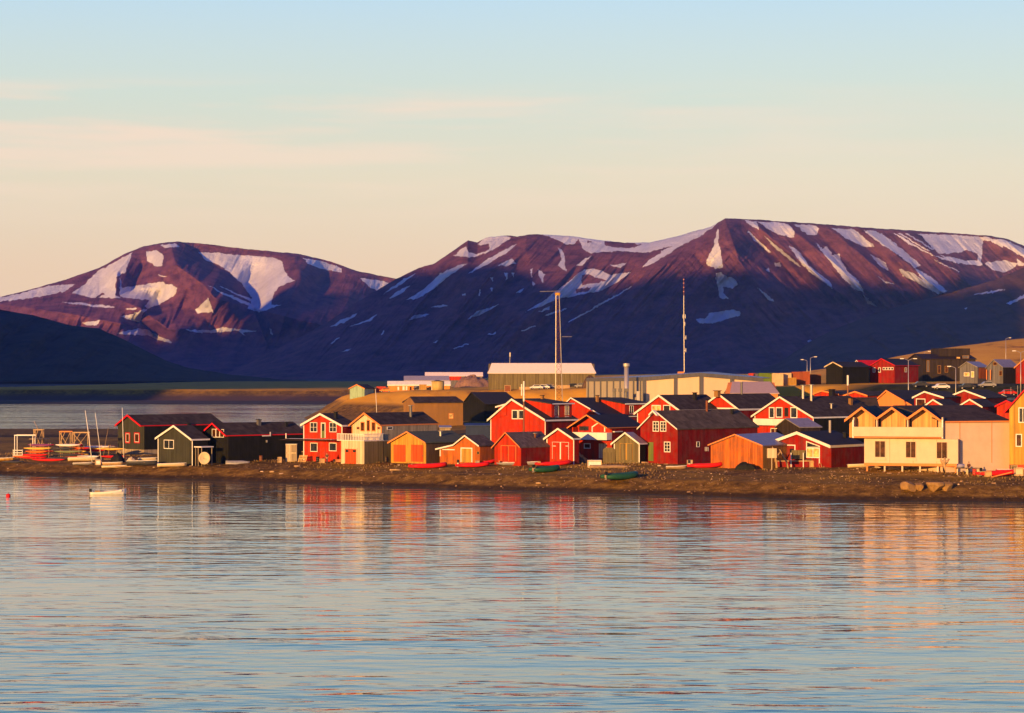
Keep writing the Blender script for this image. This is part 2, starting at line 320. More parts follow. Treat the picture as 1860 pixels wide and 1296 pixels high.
SNOW2 = [Z7(a) for a in [
 [(415,435),(520,370),(600,290),(700,245),(745,240),(640,310),(560,380),(470,430)], [(315,430),(370,385),(430,355),(400,395),(340,425)],
 [(285,405),(400,320),(470,290),(380,355)], [(670,195),(735,145),(760,180),(800,185),(870,160),(800,130),(850,90),(960,85),(985,98),(930,135),(870,170),(780,203)],
 [(740,300),(860,210),(1020,125),(960,180),(850,245)], [(910,245),(990,210),(1010,235),(960,255)],
 [(1150,75),(1300,80),(1480,100),(1600,112),(1740,112),(1860,85),(1860,140),(1720,180),(1560,170),(1420,180),(1380,160),(1350,100),(1330,130),(1290,135),(1230,105)],
 [(1240,150),(1262,165),(1275,200),(1285,275),(1270,270),(1240,250),(1260,210)],
 [(1225,390),(1330,310),(1380,270),(1450,265),(1530,300),(1640,285),(1560,340),(1480,385),(1400,400),(1300,420),(1230,430),(1150,470),(1060,500),(1180,430)],
 [(1130,500),(1200,465),(1190,490)], [(1735,215),(1860,150),(1860,175),(1760,235),(1700,260)], [(1520,245),(1620,235),(1580,265)],
 [(1340,245),(1430,188),(1370,250)], [(0,585),(60,545),(150,505),(130,530),(40,575)], [(105,580),(200,545),(260,510),(220,550)],
 [(430,545),(465,515),(540,510),(500,530)], [(545,475),(620,460),(650,468),(580,475)], [(745,540),(800,500),(925,455),(860,495),(800,525)],
 [(945,285),(965,285),(960,330)], [(990,288),(1005,288),(1000,318)], [(1090,265),(1103,265),(1098,315)], [(1133,265),(1150,285),(1168,295),(1160,345),(1140,310)],
 [(1100,335),(1118,350),(1105,365)], [(1005,395),(1060,365),(1035,395)], [(870,370),(885,375),(880,398)], [(875,310),(888,312),(884,345)],
 [(805,410),(812,380),(818,382),(812,412)], [(720,400),(737,400),(737,410),(720,410)], [(270,625),(290,602),(297,605),(280,628)],
 [(855,625),(900,610),(895,625)], [(1300,553),(1500,438),(1640,364),(1640,370),(1500,448),(1300,560)], [(1035,603),(1115,576),(1117,582),(1060,603)],
 [(60,715),(115,700),(95,715)], [(0,668),(50,640),(52,646),(5,672)], [(1170,518),(1290,478),(1292,484),(1180,524)], [(560,665),(590,655),(570,668)], [(660,700),(755,672),(757,677),(670,704)]]
 ] + [Z8(a) for a in [
 [(0,150),(120,115),(262,80),(300,62),(262,100),(200,140),(100,190),(0,255),(0,215),(70,185),(0,205)],
 [(290,105),(300,105),(295,170),(310,220),(320,300),(280,305),(235,285),(235,260),(270,190)],
 [(285,330),(310,325),(340,350),(365,345),(398,385),(370,405),(320,400),(320,430),(350,462),(300,455),(295,400),(280,360)],
 [(180,565),(230,560),(250,535),(370,515),(410,525),(405,545),(330,565),(270,585),(195,585)],
 [(430,58),(490,63),(505,105),(470,95)], [(495,65),(600,70),(660,80),(685,115),(680,150),(610,130),(550,105)], [(680,78),(800,85),(812,100),(800,135),(750,130)],
 [(440,112),(450,115),(490,150),(565,222),(555,225),(480,160)], [(530,135),(600,190),(720,295),(700,290),(600,215)],
 [(655,185),(700,210),(760,290),(870,375),(880,410),(820,365),(740,300),(700,250)], [(790,175),(830,200),(850,190),(880,235),(915,225),(925,270),(960,320),(1020,375),(1040,430),(990,410),(930,350),(880,290)],
 [(875,100),(990,105),(1095,190),(1090,195),(1040,195),(950,150)], [(1040,110),(1100,110),(1180,160),(1335,290),(1300,300),(1200,225),(1100,160)],
 [(1065,228),(1150,270),(1168,315),(1130,295)], [(1220,305),(1300,330),(1340,365),(1300,300),(1400,360),(1470,420),(1420,437),(1340,390),(1240,340)],
 [(1105,340),(1150,370),(1210,390),(1150,380)], [(1190,122),(1200,122),(1400,240),(1640,280),(1640,290),(1560,285),(1450,260),(1370,230),(1260,170)],
 [(1210,122),(1225,122),(1380,215),(1370,215)], [(1250,124),(1262,124),(1400,205),(1390,208)],
 [(1320,126),(1500,133),(1680,145),(1690,160),(1650,165),(1640,260),(1645,285),(1600,285),(1450,250),(1400,205)],
 [(1670,150),(1760,155),(1900,220),(1900,270),(1780,220)], [(1660,275),(1760,265),(1830,280),(1810,300),(1760,330),(1700,310)],
 [(1400,260),(1530,318),(1528,322),(1410,268)], [(495,400),(560,450),(582,478),(550,465)], [(580,275),(610,275),(618,298),(590,295)], [(535,310),(552,300),(556,325),(540,322)],
 [(1825,255),(1870,290),(1830,290)], [(750,675),(770,668),(775,676),(755,682)], [(1030,430),(1110,505),(1060,480)]]]
HOLE2 = [Z7(a) for a in [[(1490,115),(1560,115),(1700,135),(1640,155),(1570,150),(1500,140)], [(1370,300),(1410,295),(1440,310),(1500,325),(1460,345),(1400,350),(1370,360)],
 [(1340,375),(1420,370),(1400,388),(1340,400)], [(820,140),(865,125),(870,155),(840,160)], [(1395,112),(1425,118),(1405,125)]]] + [Z8(a) for a in [
 [(1430,232),(1540,222),(1570,208),(1620,230),(1625,265),(1560,262),(1460,245)], [(1755,190),(1860,250),(1860,262),(1750,215)]]]
SNOW3 = [Z8(a) for a in [[(1590,437),(1780,405),(1700,432)], [(1770,482),(1860,440),(1900,430),(1900,440),(1790,486)], [(1555,510),(1568,505),(1565,518)]]]

def mountain_mat(name, rock, rock2, green=None):
    m = bpy.data.materials.new(name); m.use_nodes = True; t = m.node_tree; p = t.nodes['Principled BSDF']; p.inputs['Roughness'].default_value = 0.95; p.inputs['Specular IOR Level'].default_value = 0.05
    geo = N(t, 'ShaderNodeNewGeometry')
    def nn(sc, sq, det=6, ro=0.65):
        mp = N(t, 'ShaderNodeMapping'); mp.inputs['Scale'].default_value = [sc * q for q in sq]; t.links.new(geo.outputs['Position'], mp.inputs[0])
        n = N(t, 'ShaderNodeTexNoise', Scale=1.0, Detail=det, Roughness=ro); t.links.new(mp.outputs[0], n.inputs[0]); return n.outputs[0]
    a = ramp(t, [(0.32, rock2), (0.6, rock)]); t.links.new(nn(0.012, (1, 1, 3), 8, 0.7), a.inputs[0])
    at_ = N(t, 'ShaderNodeAttribute', attribute_name='snow'); n2 = nn(0.05, (1, 1, 2), 4, 0.7)
    e = math_(t, 'ADD', at_.outputs['Fac'], math_(t, 'MULTIPLY', math_(t, 'SUBTRACT', n2, 0.5), 0.55))
    sr = ramp(t, [(0.42, (0, 0, 0)), (0.58, (1, 1, 1))]); t.links.new(e, sr.inputs[0])
    sn = ramp(t, [(0.3, (0.56, 0.55, 0.58)), (0.65, (0.74, 0.73, 0.76))]); t.links.new(nn(0.01, (1, 1, 1), 4), sn.inputs[0])
    t.links.new(mixc(t, sr.outputs[0], a.outputs[0], sn.outputs[0]), p.inputs['Base Color'])
    bmp = N(t, 'ShaderNodeBump', Strength=0.9, Distance=14.0); t.links.new(nn(0.03, (1, 1, 1.5), 8, 0.75), bmp.inputs['Height']); t.links.new(bmp.outputs[0], p.inputs['Normal'])
    return m
def seg_dist(P, Q, line):
    best = np.full(P.shape, 1e9); par = np.zeros(P.shape); side = np.zeros(P.shape)
    for (x0, y0), (x1, y1) in zip(line[:-1], line[1:]):
        dx, dy = x1 - x0, y1 - y0; tt = np.clip(((P - x0) * dx + (Q - y0) * dy) / (dx * dx + dy * dy), 0, 1)
        ex, ey = P - x0 - tt * dx, Q - y0 - tt * dy; dd = np.hypot(ex, ey); m = dd < best
        best = np.where(m, dd, best); side = np.where(m, np.sign(dx * ey - dy * ex), side)
    return best, side
class Mtn:
    """a slope between a foot and a ridge; both are lines in the valley's own plan, heights follow the ridge profile"""
    def __init__(s, name, ridge, Yb, Yr, foot, material, snow=(), holes=(), relief=None, step=1.25, nrow=260, pw=0.72, amp=120):
        rx = np.array([a for a, b in ridge]); ry = np.array([b for a, b in ridge]); s.rx, s.ry, s.Yb, s.Yr, s.foot, s.pw, s.relief, s.amp = rx, ry, Yb, Yr, foot, pw, relief, amp
        P = np.arange(rx[0], rx[-1], step)[None, :].repeat(nrow, 0); v = np.linspace(0, 1, nrow)[:, None]
        yr = np.interp(P[0], rx, ry); yr = yr + 0.8 * fbm(P[0] / 9, P[0] * 0, 4, 5)
        Q = foot + (yr[None, :] - foot) * v
        sn = np.zeros(P.shape); wx = 2.2 * fbm(P / 6, Q / 6, 3, 41); wy = 2.2 * fbm(P / 6, Q / 6, 3, 47)
        for a in snow: sn = np.maximum(sn, inside(P + wx, Q + wy, a))
        for a in holes: sn = np.where(inside(P + wx, Q + wy, a), 0, sn)
        Y = s.depth(P, Q, v + 0 * P, sn); X = (P - CX) / F * Y; Z = CH - (Q - HY) / F * Y
        # far side of the ridge
        n = 14; k = np.arange(1, n)[:, None]; Y2 = Y[-1][None, :] + k * 160.0; X2 = X[-1][None, :] + 0 * k; Z2 = np.maximum(Z[-1][None, :] - k * 45.0 - (k ** 1.5) * 6, -5)
        s.o = grid_mesh(name, np.vstack([X, X2]), np.vstack([Y, Y2]), np.vstack([Z, Z2]), material, {'snow': np.vstack([sn, np.zeros(X2.shape)])})
        tag(s.o, kind='structure')
    def depth(s, P, Q, v, sn=0):
        Y = s.Yb + (s.Yr - s.Yb) * np.power(np.clip(v, 0, 1), s.pw)
        if s.relief is not None: Y = Y + s.relief(P, Q, v) * np.sin(np.pi * np.clip(v, 0, 1)) ** 0.35
        return Y
    def point(s, px, py):
        yr = float(np.interp(px, s.rx, s.ry)); v = (s.foot - py) / (s.foot - yr)
        P = np.array([[float(px)]]); Q = np.array([[float(py)]]); Y = float(s.depth(P, Q, np.array([[v]]))[0, 0])
        return at(px, py, Y)
def ridgebump(P, Q, line, w, a, wl=None):
    d, side = seg_dist(P, Q, line); ww = np.where(side > 0, w, wl or w)
    return -a * np.clip(1 - d / ww, 0, 1) ** 1.3
def rel1(P, Q, v):
    r = 150 * fbm((P + 0.5 * Q) / 60, Q / 130, 4, 11) + 24 * fbm((P + 0.5 * Q) / 12, Q / 50, 3, 12)
    r += ridgebump(P, Q, Z6([(870,115),(900,230),(1040,330),(1100,400),(1600,530)]), 60, 420, 120)      # middle spur
    r += ridgebump(P, Q, Z6([(680,165),(600,270),(590,400),(720,450)]), 30, 160)
    r += ridgebump(P, Q, Z6([(1500,180),(1540,290),(1500,400)]), 90, 160, 60)
    r += ridgebump(P, Q, Z6([(0,430),(300,470),(700,545)]), 60, 260)
    r += ridgebump(P, Q, Z6([(740,470),(860,560),(960,560)]), 40, 260)
    r += -ridgebump(P, Q, Z6([(760,455),(720,520),(800,590)]), 40, 300)
    r += -ridgebump(P, Q, Z6([(985,150),(1110,235),(1250,330),(1285,420)]), 38, 330, 105)
    return r
def rel2(P, Q, v):
    L_ = 1 / (1 + np.exp((P - 1300) / 25.0))
    L_ = 1 / (1 + np.exp((P - 1310) / 60.0)); fa, fb_ = P + 0.9 * Q, P - 0.9 * Q
    r = (110 * (fbm(fa / 38, Q / 150, 4, 13) * L_ + fbm(fb_ / 38, Q / 150, 4, 18) * (1 - L_)) * np.clip((1 - v) * 3, 0.25, 1)
         + 26 * (fbm(fa / 9, Q / 60, 3, 14) * L_ + fbm(fb_ / 9, Q / 60, 3, 16) * (1 - L_)))
    r += ridgebump(P, Q, Z7([(1070,85),(1060,170),(900,260),(760,330)]), 60, 260, 90)
    r += ridgebump(P, Q, Z7([(1860,110),(1640,180),(1430,190),(1290,280),(1180,380),(1040,520)]), 60, 220, 190)
    r += ridgebump(P, Q, Z8([(325,55),(230,150),(100,240),(0,300)]), 60, 200, 90)
    r += ridgebump(P, Q, Z8([(330,55),(400,260),(520,420)]), 70, 260)
    for x0 in (480, 640, 830, 1010, 1200, 1660):
        r += ridgebump(P, Q, Z8([(x0, 75), (x0 + 190, 230), (x0 + 420, 420)]), 26, 200, 60)
    r += ridgebump(P, Q, Z7([(750,115),(720,200),(600,260)]), 24, 120)
    return r
mrock = mountain_mat('mountain_rock', (0.215, 0.080, 0.086), (0.075, 0.026, 0.036))
M1 = Mtn('mountain', [(-900,600),(-400,575),(-120,556),(0,540),(60,525),(120,508),(180,487),(230,460),(260,448),(300,441),(320,439),(370,443),(450,453),(540,461),(600,475),(650,493),(720,507),(790,530),(900,580)], 7400, 8900, 692, mrock, SNOW1, relief=rel1)
M2 = Mtn('mountain', [(380,691),(400,686),(440,664),(500,635),(560,605),(600,582),(640,555),(680,530),(720,507),(760,487),(787,480),(813,463),(850,437),(867,441),(883,432),(900,430),(920,428),(940,430),(957,427),(977,426),(1033,429),(1093,437),(1133,441),(1180,441),(1220,432),(1292,412),(1317,397),(1377,399.5),(1502,408),(1590,415),(1715,423),(1800,429),(1832,435),(1860,447),(1950,470),(2200,510),(2700,560)],
         5900, 7100, 692, mrock, SNOW2, HOLE2, relief=rel2)
mlow = mountain_mat('foothill_scree', (0.13, 0.065, 0.065), (0.07, 0.036, 0.038))
def rel3(P, Q, v): return 90 * fbm((P - 1.3 * Q) / 45, Q / 90, 4, 15)
M3 = Mtn('foothill', [(1340,690),(1370,675),(1413,660),(1448,637),(1484,614),(1519,597),(1590,569),(1661,549),(1722,533),(1810,508),(1860,486),(2000,460),(2600,430)], 3800, 4700, 692, mlow, SNOW3, relief=rel3, nrow=120, pw=.9)
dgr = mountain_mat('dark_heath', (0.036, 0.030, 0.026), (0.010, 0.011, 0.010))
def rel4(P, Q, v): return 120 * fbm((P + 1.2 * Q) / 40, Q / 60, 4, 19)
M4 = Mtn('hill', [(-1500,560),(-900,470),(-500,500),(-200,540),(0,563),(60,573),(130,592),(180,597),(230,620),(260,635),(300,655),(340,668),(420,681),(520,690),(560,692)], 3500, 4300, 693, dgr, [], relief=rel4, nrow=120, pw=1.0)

# ridge added out of view at left, crest shaped to shadow the far ranges' feet
tanel = math.tan(R(SUN_EL)); perp = Vector((-h.y, h.x, 0))
term = []
for M, px, py in [(M1, -60, 560), (M1, 0, 572), (M1, 100, 592), (M1, 220, 606), (M1, 330, 610), (M1, 420, 604), (M1, 560, 588), (M1, 640, 548), (M1, 700, 530),
                  (M2, 740, 492), (M2, 850, 478), (M2, 960, 487), (M2, 1010, 528), (M2, 1060, 526), (M2, 1110, 520), (M2, 1200, 497), (M2, 1290, 488), (M2, 1400, 500), (M2, 1500, 508), (M2, 1600, 510), (M2, 1700, 515), (M2, 1800, 500), (M2, 1860, 500),
                  (M3, 1700, 540), (M3, 1800, 528), (M3, 1860, 512)]:
    P_ = M.point(px, py); term.append((P_.dot(perp), P_.z + (450 - P_.dot(h)) * tanel))
term.sort(); tq = np.array([a for a, b in term]); tz = np.array([b for a, b in term])
# median-smooth
qs = np.linspace(-9000, -900, 420); cz = np.interp(qs, tq, tz); k_ = np.ones(7) / 7; cz = np.convolve(np.pad(cz, 3, 'edge'), k_, 'valid')
last = tq[-1]; cz = np.where(qs > last, np.maximum(cz[-1] * 0 + np.interp(last, tq, tz) * (1 - (qs - last) / 650), -5), cz)
cz = cz + 12 * fbm(qs / 120, qs * 0, 3, 77)
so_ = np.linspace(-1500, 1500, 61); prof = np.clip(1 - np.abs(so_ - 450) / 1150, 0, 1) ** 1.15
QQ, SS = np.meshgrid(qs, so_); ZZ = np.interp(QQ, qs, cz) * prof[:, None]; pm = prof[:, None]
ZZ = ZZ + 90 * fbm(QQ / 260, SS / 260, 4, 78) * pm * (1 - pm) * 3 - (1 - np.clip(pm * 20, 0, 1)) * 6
hx, hy = h.x, h.y
GX, GY = QQ * perp.x + SS * hx, QQ * perp.y + SS * hy
ZZ = np.where((GX > -0.2217 * GY - 260), -30, ZZ)
tag(grid_mesh('hill', QQ * perp.x + SS * hx, QQ * perp.y + SS * hy, ZZ, dgr, {'snow': np.zeros(ZZ.shape)}), kind='structure')  # unseen ridge, there for the shadow it casts
print('CASTER', [(round(a), round(b)) for a, b in term])

# ---------------------------------------------------------------- air
hm = bpy.data.materials.new('haze'); hm.use_nodes = True; t = hm.node_tree; t.nodes.clear()
pv = N(t, 'ShaderNodeVolumePrincipled', Density=3.1e-5, Anisotropy=0.0); pv.inputs['Color'].default_value = (0.17, 0.38, 1.0, 1)
ou = N(t, 'ShaderNodeOutputMaterial'); t.links.new(pv.outputs[0], ou.inputs['Volume'])
mb = MB(); mb.box((-9600, -3300, -9), (9600, 12500, 1500)); tag(mb.build('haze', hm), kind='stuff')
# ---------------------------------------------------------------- paints
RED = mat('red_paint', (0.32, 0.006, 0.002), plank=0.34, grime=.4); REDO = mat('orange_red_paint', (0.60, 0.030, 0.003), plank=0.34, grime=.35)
DRED = mat('shaded_red_boards', (0.24, 0.006, 0.003), plank=0.36, grime=.4, var=.35); ORW = mat('orange_raw_boards', (0.60, 0.15, 0.022), plank=0.22, var=0.4, grime=.45, scale=2.2)  # dark red: shade of the red houses' side walls put into the colour
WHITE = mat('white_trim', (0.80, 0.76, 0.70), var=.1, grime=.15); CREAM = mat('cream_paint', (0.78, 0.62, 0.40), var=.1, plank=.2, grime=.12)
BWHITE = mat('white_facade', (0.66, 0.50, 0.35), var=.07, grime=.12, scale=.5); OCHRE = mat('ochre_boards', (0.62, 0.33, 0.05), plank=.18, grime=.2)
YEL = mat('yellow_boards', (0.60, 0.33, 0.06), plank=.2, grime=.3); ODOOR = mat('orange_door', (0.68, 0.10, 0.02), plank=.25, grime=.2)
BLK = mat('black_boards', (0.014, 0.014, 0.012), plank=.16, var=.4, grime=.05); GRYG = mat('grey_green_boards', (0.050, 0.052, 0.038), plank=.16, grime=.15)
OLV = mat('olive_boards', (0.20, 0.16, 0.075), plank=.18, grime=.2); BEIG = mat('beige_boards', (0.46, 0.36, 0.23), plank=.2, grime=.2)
BRN = mat('brown_render', (0.30, 0.15, 0.045), var=.2, grime=.2, scale=.6); MINT = mat('mint_boards', (0.36, 0.52, 0.36), plank=.18)
RTRIM = mat('red_trim', (0.58, 0.012, 0.02), var=.1); OTRIM = mat('orange_trim', (0.72, 0.24, 0.07), var=.1)
ROOFD = mat('dark_roof_felt', (0.070, 0.052, 0.042), rough=.9, var=.35, zs=1, scale=1.2, plank=.9); ROOFB = mat('blue_black_roof', (0.030, 0.028, 0.034), rough=.8, zs=1)
ROOFN = mat('brown_roof_felt', (0.13, 0.095, 0.065), rough=.9, var=.3, zs=1, plank=.9); ROOFG = mat('green_roof_felt', (0.095, 0.10, 0.065), rough=.9, zs=1)
ROOFM = mat('grey_metal_roof', (0.33, 0.29, 0.28), rough=.45, var=.25, zs=1, metal=.3, grime=.2); ROOFS = mat('striped_board_roof', (0.14, 0.10, 0.075), rough=.9, var=.5, plank=.7)
CORR = mat('weathered_sheet_roof', (0.17, 0.125, 0.10), rough=.75, var=.4, plank=.45, grime=.3); ROOFP = mat('pink_grey_roof', (0.46, 0.33, 0.31), var=.1, zs=1)
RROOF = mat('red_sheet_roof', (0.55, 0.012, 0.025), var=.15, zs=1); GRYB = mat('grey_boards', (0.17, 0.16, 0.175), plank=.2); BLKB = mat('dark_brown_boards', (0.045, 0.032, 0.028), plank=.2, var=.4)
PANEL = mat('sand_panel', (0.74, 0.54, 0.34), var=.08, scale=.4); STEEL = mat('grey_steel', (0.16, 0.15, 0.15), rough=.5, metal=.3); GALV = mat('galvanised', (0.52, 0.47, 0.42), rough=.4, metal=.5)
WOOD = mat('raw_wood', (0.50, 0.32, 0.16), var=.35, scale=3, grime=.2); DWOOD = mat('dark_wood', (0.12, 0.07, 0.04), var=.4, scale=3); PLY = mat('plywood', (0.62, 0.38, 0.15), var=.2)
GREEN = mat('green_door', (0.13, 0.17, 0.045), var=.2); GLASS = glass('window_glass'); WARM = glass('curtained_glass', (0.55, 0.36, 0.12), .35); BRGL = glass('amber_reflecting_glass', (0.055, 0.018, 0.005), .12); BRGL.node_tree.nodes['Principled BSDF'].inputs['Specular IOR Level'].default_value = 0.2
CONC = mat('concrete', (0.36, 0.30, 0.24), zs=1, var=.25, grime=.3); BLACK = mat('black_rubber', (0.018, 0.018, 0.02), rough=.6); RUST = mat('rusty_steel', (0.22, 0.075, 0.035), var=.4, zs=1)
RFOUND = mat('red_foundation', (0.50, 0.07, 0.03), zs=1); STONE = mat('beach_stone', (0.32, 0.18, 0.06), zs=1, var=.4)

class House:
    """gabled building. tips: roof line at the gable as photo points left eave .. ridge .. right eave; the wall corner nearest the
    lens is at column xc; a is the turn of the ridge away from the line of sight; the long side ends at column xs."""
    def __init__(s, name, label, cat, tips, xc, yb, xs, a, wall, roof, trim, Y=None, ins=0.35, side=None, sidewall=None, group=None, th=0.16, oh=0.45, xl=None, found=None, tw=0.26, cornerb=True, sidefascia=True, L=None, base_z=None, gap=False, endcol=None):
        s.a = R(a)
        if Y is None: P = hit(xc, yb); Y = P.y
        C0 = at(xc, yb, Y)
        if base_z is not None: C0.z = base_z
        else: C0.z = gz(C0.x, C0.y) if abs(gz(C0.x, C0.y) - C0.z) > 0.4 else C0.z
        s.C0 = C0; s.ux = Vector((math.cos(s.a), -math.sin(s.a), 0)); s.uy = Vector((math.sin(s.a), math.cos(s.a), 0))
        s.root = empty(name, C0, -s.a, label, cat, group)
        T = [s.loc('g', px, py) for px, py in tips]
        x0 = T[0][0] + ins if xl is None else s.loc('g', xl, yb)[0]
        s.L = L or s.loc('s', xs, yb)[0]; s.T = T; s.x0 = x0
        assert s.L > 0, name
        def zr(x): return float(np.interp(x, [p[0] for p in T], [p[1] for p in T]))
        xs_ = sorted(set([x0, 0.0] + [p[0] for p in T if x0 < p[0] < 0])); top = [(x, zr(x) - th - 0.02) for x in xs_]; s.top = top
        zb = -1.6
        mb = MB(); n = len(top)
        poly = [(x0, zb)] + [(0.0, zb)] + top[::-1]
        f = [(x, 0, z) for x, z in poly]; b = [(x, s.L, z) for x, z in poly]; k = len(poly)
        mb.v = f + b; mb.f = [list(range(k)), list(range(k, 2 * k))[::-1]] + [[i, (i + 1) % k, k + (i + 1) % k, k + i] for i in range(k) if not (2 <= i + 0 <= k - 2)]
        mb.m = [0] * len(mb.f)
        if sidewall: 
            mb.m[3 if False else 2 + 1] = 1  # right side wall only; a darker tone here is shade put into colour
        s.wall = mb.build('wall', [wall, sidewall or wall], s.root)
        # roof slabs
        mr = MB()
        for (xa, za), (xb, zb_) in zip(T[:-1], T[1:]):
            y0, y1 = -oh, s.L + (0.35 if not gap else 0)
            mr.hexa([(xa, y0, za - th), (xb, y0, zb_ - th), (xb, y1, zb_ - th), (xa, y1, za - th), (xa, y0, za), (xb, y0, zb_), (xb, y1, zb_), (xa, y1, za)])
        s.roof = mr.build('roof', roof, s.root)
        if trim:
            for (xa, za), (xb, zb_) in zip(T[:-1], T[1:]):
                m = MB(); y0, y1 = -oh - 0.07, -oh - 0.003
                m.hexa([(xa, y0, za - tw), (xb, y0, zb_ - tw), (xb, y1, zb_ - tw), (xa, y1, za - tw), (xa, y0, za + 0.05), (xb, y0, zb_ + 0.05), (xb, y1, zb_ + 0.05), (xa, y1, za + 0.05)])
                m.build('bargeboard', trim, s.root)
            if sidefascia:
                m = MB(); xe, ze = T[-1]; m.box((xe + 0.003, -oh, ze - tw + .04), (xe + 0.06, s.L + .3, ze + 0.01)); m.build('eave_board', trim, s.root)
            if cornerb:
                for x in (x0, -0.18):
                    m = MB(); m.box((x, -0.035, -0.2), (x + 0.18, -0.003, zr(x + .09) - th - 0.1)); m.build('corner_board', trim, s.root)
        if found:
            m = MB(); m.box((x0 - .02, -0.05, -1.7), (0.05, s.L, found[0])); m.build('foundation', found[1], s.root)
    def loc(s, w, px, py, off=0.0):
        d = Vector(ray(px, py)); n = -s.uy if w == 'g' else s.ux; o = Vector((0, 0, CH)); tt = (s.C0 + n * off - o).dot(n) / d.dot(n); q = o + d * tt - s.C0
        return (q.dot(s.ux) if w == 'g' else q.dot(s.uy), q.z)
    def wbox(s, w, u0, u1, v0, v1, d0, d1):
        return ((u0, -d1, v0), (u1, -d0, v1)) if w == 'g' else ((d0, u0, v0), (d1, u1, v1))
    def rect(s, w, r):
        u0, v1 = s.loc(w, r[0], r[1]); u1, v0 = s.loc(w, r[2], r[3]); return min(u0, u1), max(u0, u1), min(v0, v1), max(v0, v1)
    def win(s, w, r, nx=1, ny=1, frame=None, pane=None, b=0.10, name='window', out=0.0, sill=False, dd=0.0):
        u0, u1, v0, v1 = s.rect(w, r); frame = frame or WHITE; pane = pane or GLASS; m = MB()
        def bx(a0, a1, b0, b1, d0=0.003, d1=0.07): m.box(*s.wbox(w, a0, a1, b0, b1, d0 + out + dd, d1 + out + dd))
        bx(u0, u1, v1 - b, v1); bx(u0, u1, v0, v0 + b); bx(u0, u0 + b, v0 + b, v1 - b); bx(u1 - b, u1, v0 + b, v1 - b)
        for i in range(1, nx): c = u0 + (u1 - u0) * i / nx; bx(c - b * .35, c + b * .35, v0 + b, v1 - b)
        for i in range(1, ny): c = v0 + (v1 - v0) * i / ny; bx(u0 + b, u1 - b, c - b * .25, c + b * .25, .005, .06)
        if sill: bx(u0 - .08, u1 + .08, v0 - .09, v0 - .004, .003, .14)
        fo = m.build(name, frame, s.root); mp_ = MB(); mp_.box(*s.wbox(w, u0 + b * .5, u1 - b * .5, v0 + b * .5, v1 - b * .5, 0.004 + out + dd, 0.03 + out + dd)); mp_.build('pane', pane, fo)
        return fo
    def door(s, w, r, leaf, frame=None, b=0.1, split=False, name='door', handle=True, glassr=None):
        u0, u1, v0, v1 = s.rect(w, r); m = MB(); m.box(*s.wbox(w, u0, u1, v0, v1, .003, .05))
        d = m.build(name, leaf, s.root)
        if frame:
            m = MB(); 
            for q in ((u0 - b, u0, v0, v1), (u1, u1 + b, v0, v1), (u0 - b, u1 + b, v1, v1 + b)): m.box(*s.wbox(w, *q, .003, .09))
            if split: c = (u0 + u1) / 2; m.box(*s.wbox(w, c - split / 2, c + split / 2, v0, v1, .052, .1))
            m.build('frame', frame, d)
        if handle:
            m = MB(); c = u1 - .15 if not split else (u0 + u1) / 2 - .2; m.box(*s.wbox(w, c - .03, c + .03, v0 + .95, v0 + 1.12, .052, .12)); m.build('handle', STEEL, d)
        return d
    def box(s, w, r, d0, d1, material, name):
        u0, u1, v0, v1 = s.rect(w, r); m = MB(); m.box(*s.wbox(w, u0, u1, v0, v1, d0, d1)); return m.build(name, material, s.root)
    def roofpoint(s, px, py):
        """local point of the right roof slope under a photo point (z from the ridge/eave line)"""
        (xr, zr_), (xe, ze) = max(s.T, key=lambda p: p[1]), s.T[-1]
        sl_ = (ze - zr_) / (xe - xr); o = Vector((0, 0, CH)); d = Vector(ray(px, py))
        n = (s.ux * (-sl_) + Vector((0, 0, 1))); p0 = s.C0 + s.ux * xr + Vector((0, 0, zr_)); tt = (p0 - o).dot(n) / d.dot(n); q = o + d * tt - s.C0
        return Vector((q.dot(s.ux), q.dot(s.uy), q.z))
    def chimney(s, px, pyb, pyt, w=0.5, material=None, name='chimney', round_=False, cap=True):
        p = s.roofpoint(px, pyb); sc = F / (s.C0 + s.ux * p.x + s.uy * p.y).y; hgt = (pyb - pyt) / sc; m = MB()
        if round_: m.tube([(p.x, p.y, p.z - .6), (p.x, p.y, p.z + hgt)], w / 2, 10); 
        else: m.cbox((p.x, p.y, p.z + hgt / 2 - .3), (w, w, hgt + .6))
        o = m.build(name, material or STEEL, s.root, smooth=False)
        if cap:
            m = MB(); m.cbox((p.x, p.y, p.z + hgt + .05), (w * 1.4, w * 1.4, .1)); m.build('cap', BLACK if not round_ else GALV, o)
    def prism(s, pts, y0, y1, material, name, parent=None):   # local x,z polygon swept from y0 to y1
        k = len(pts); m = MB(); m.v = [(x, y0, z) for x, z in pts] + [(x, y1, z) for x, z in pts]
        m.f = [list(range(k)), list(range(k, 2 * k))[::-1]] + [[i, (i + 1) % k, k + (i + 1) % k, k + i] for i in range(k)]; m.m = [0] * len(m.f)
        return m.build(name, material, parent or s.root)

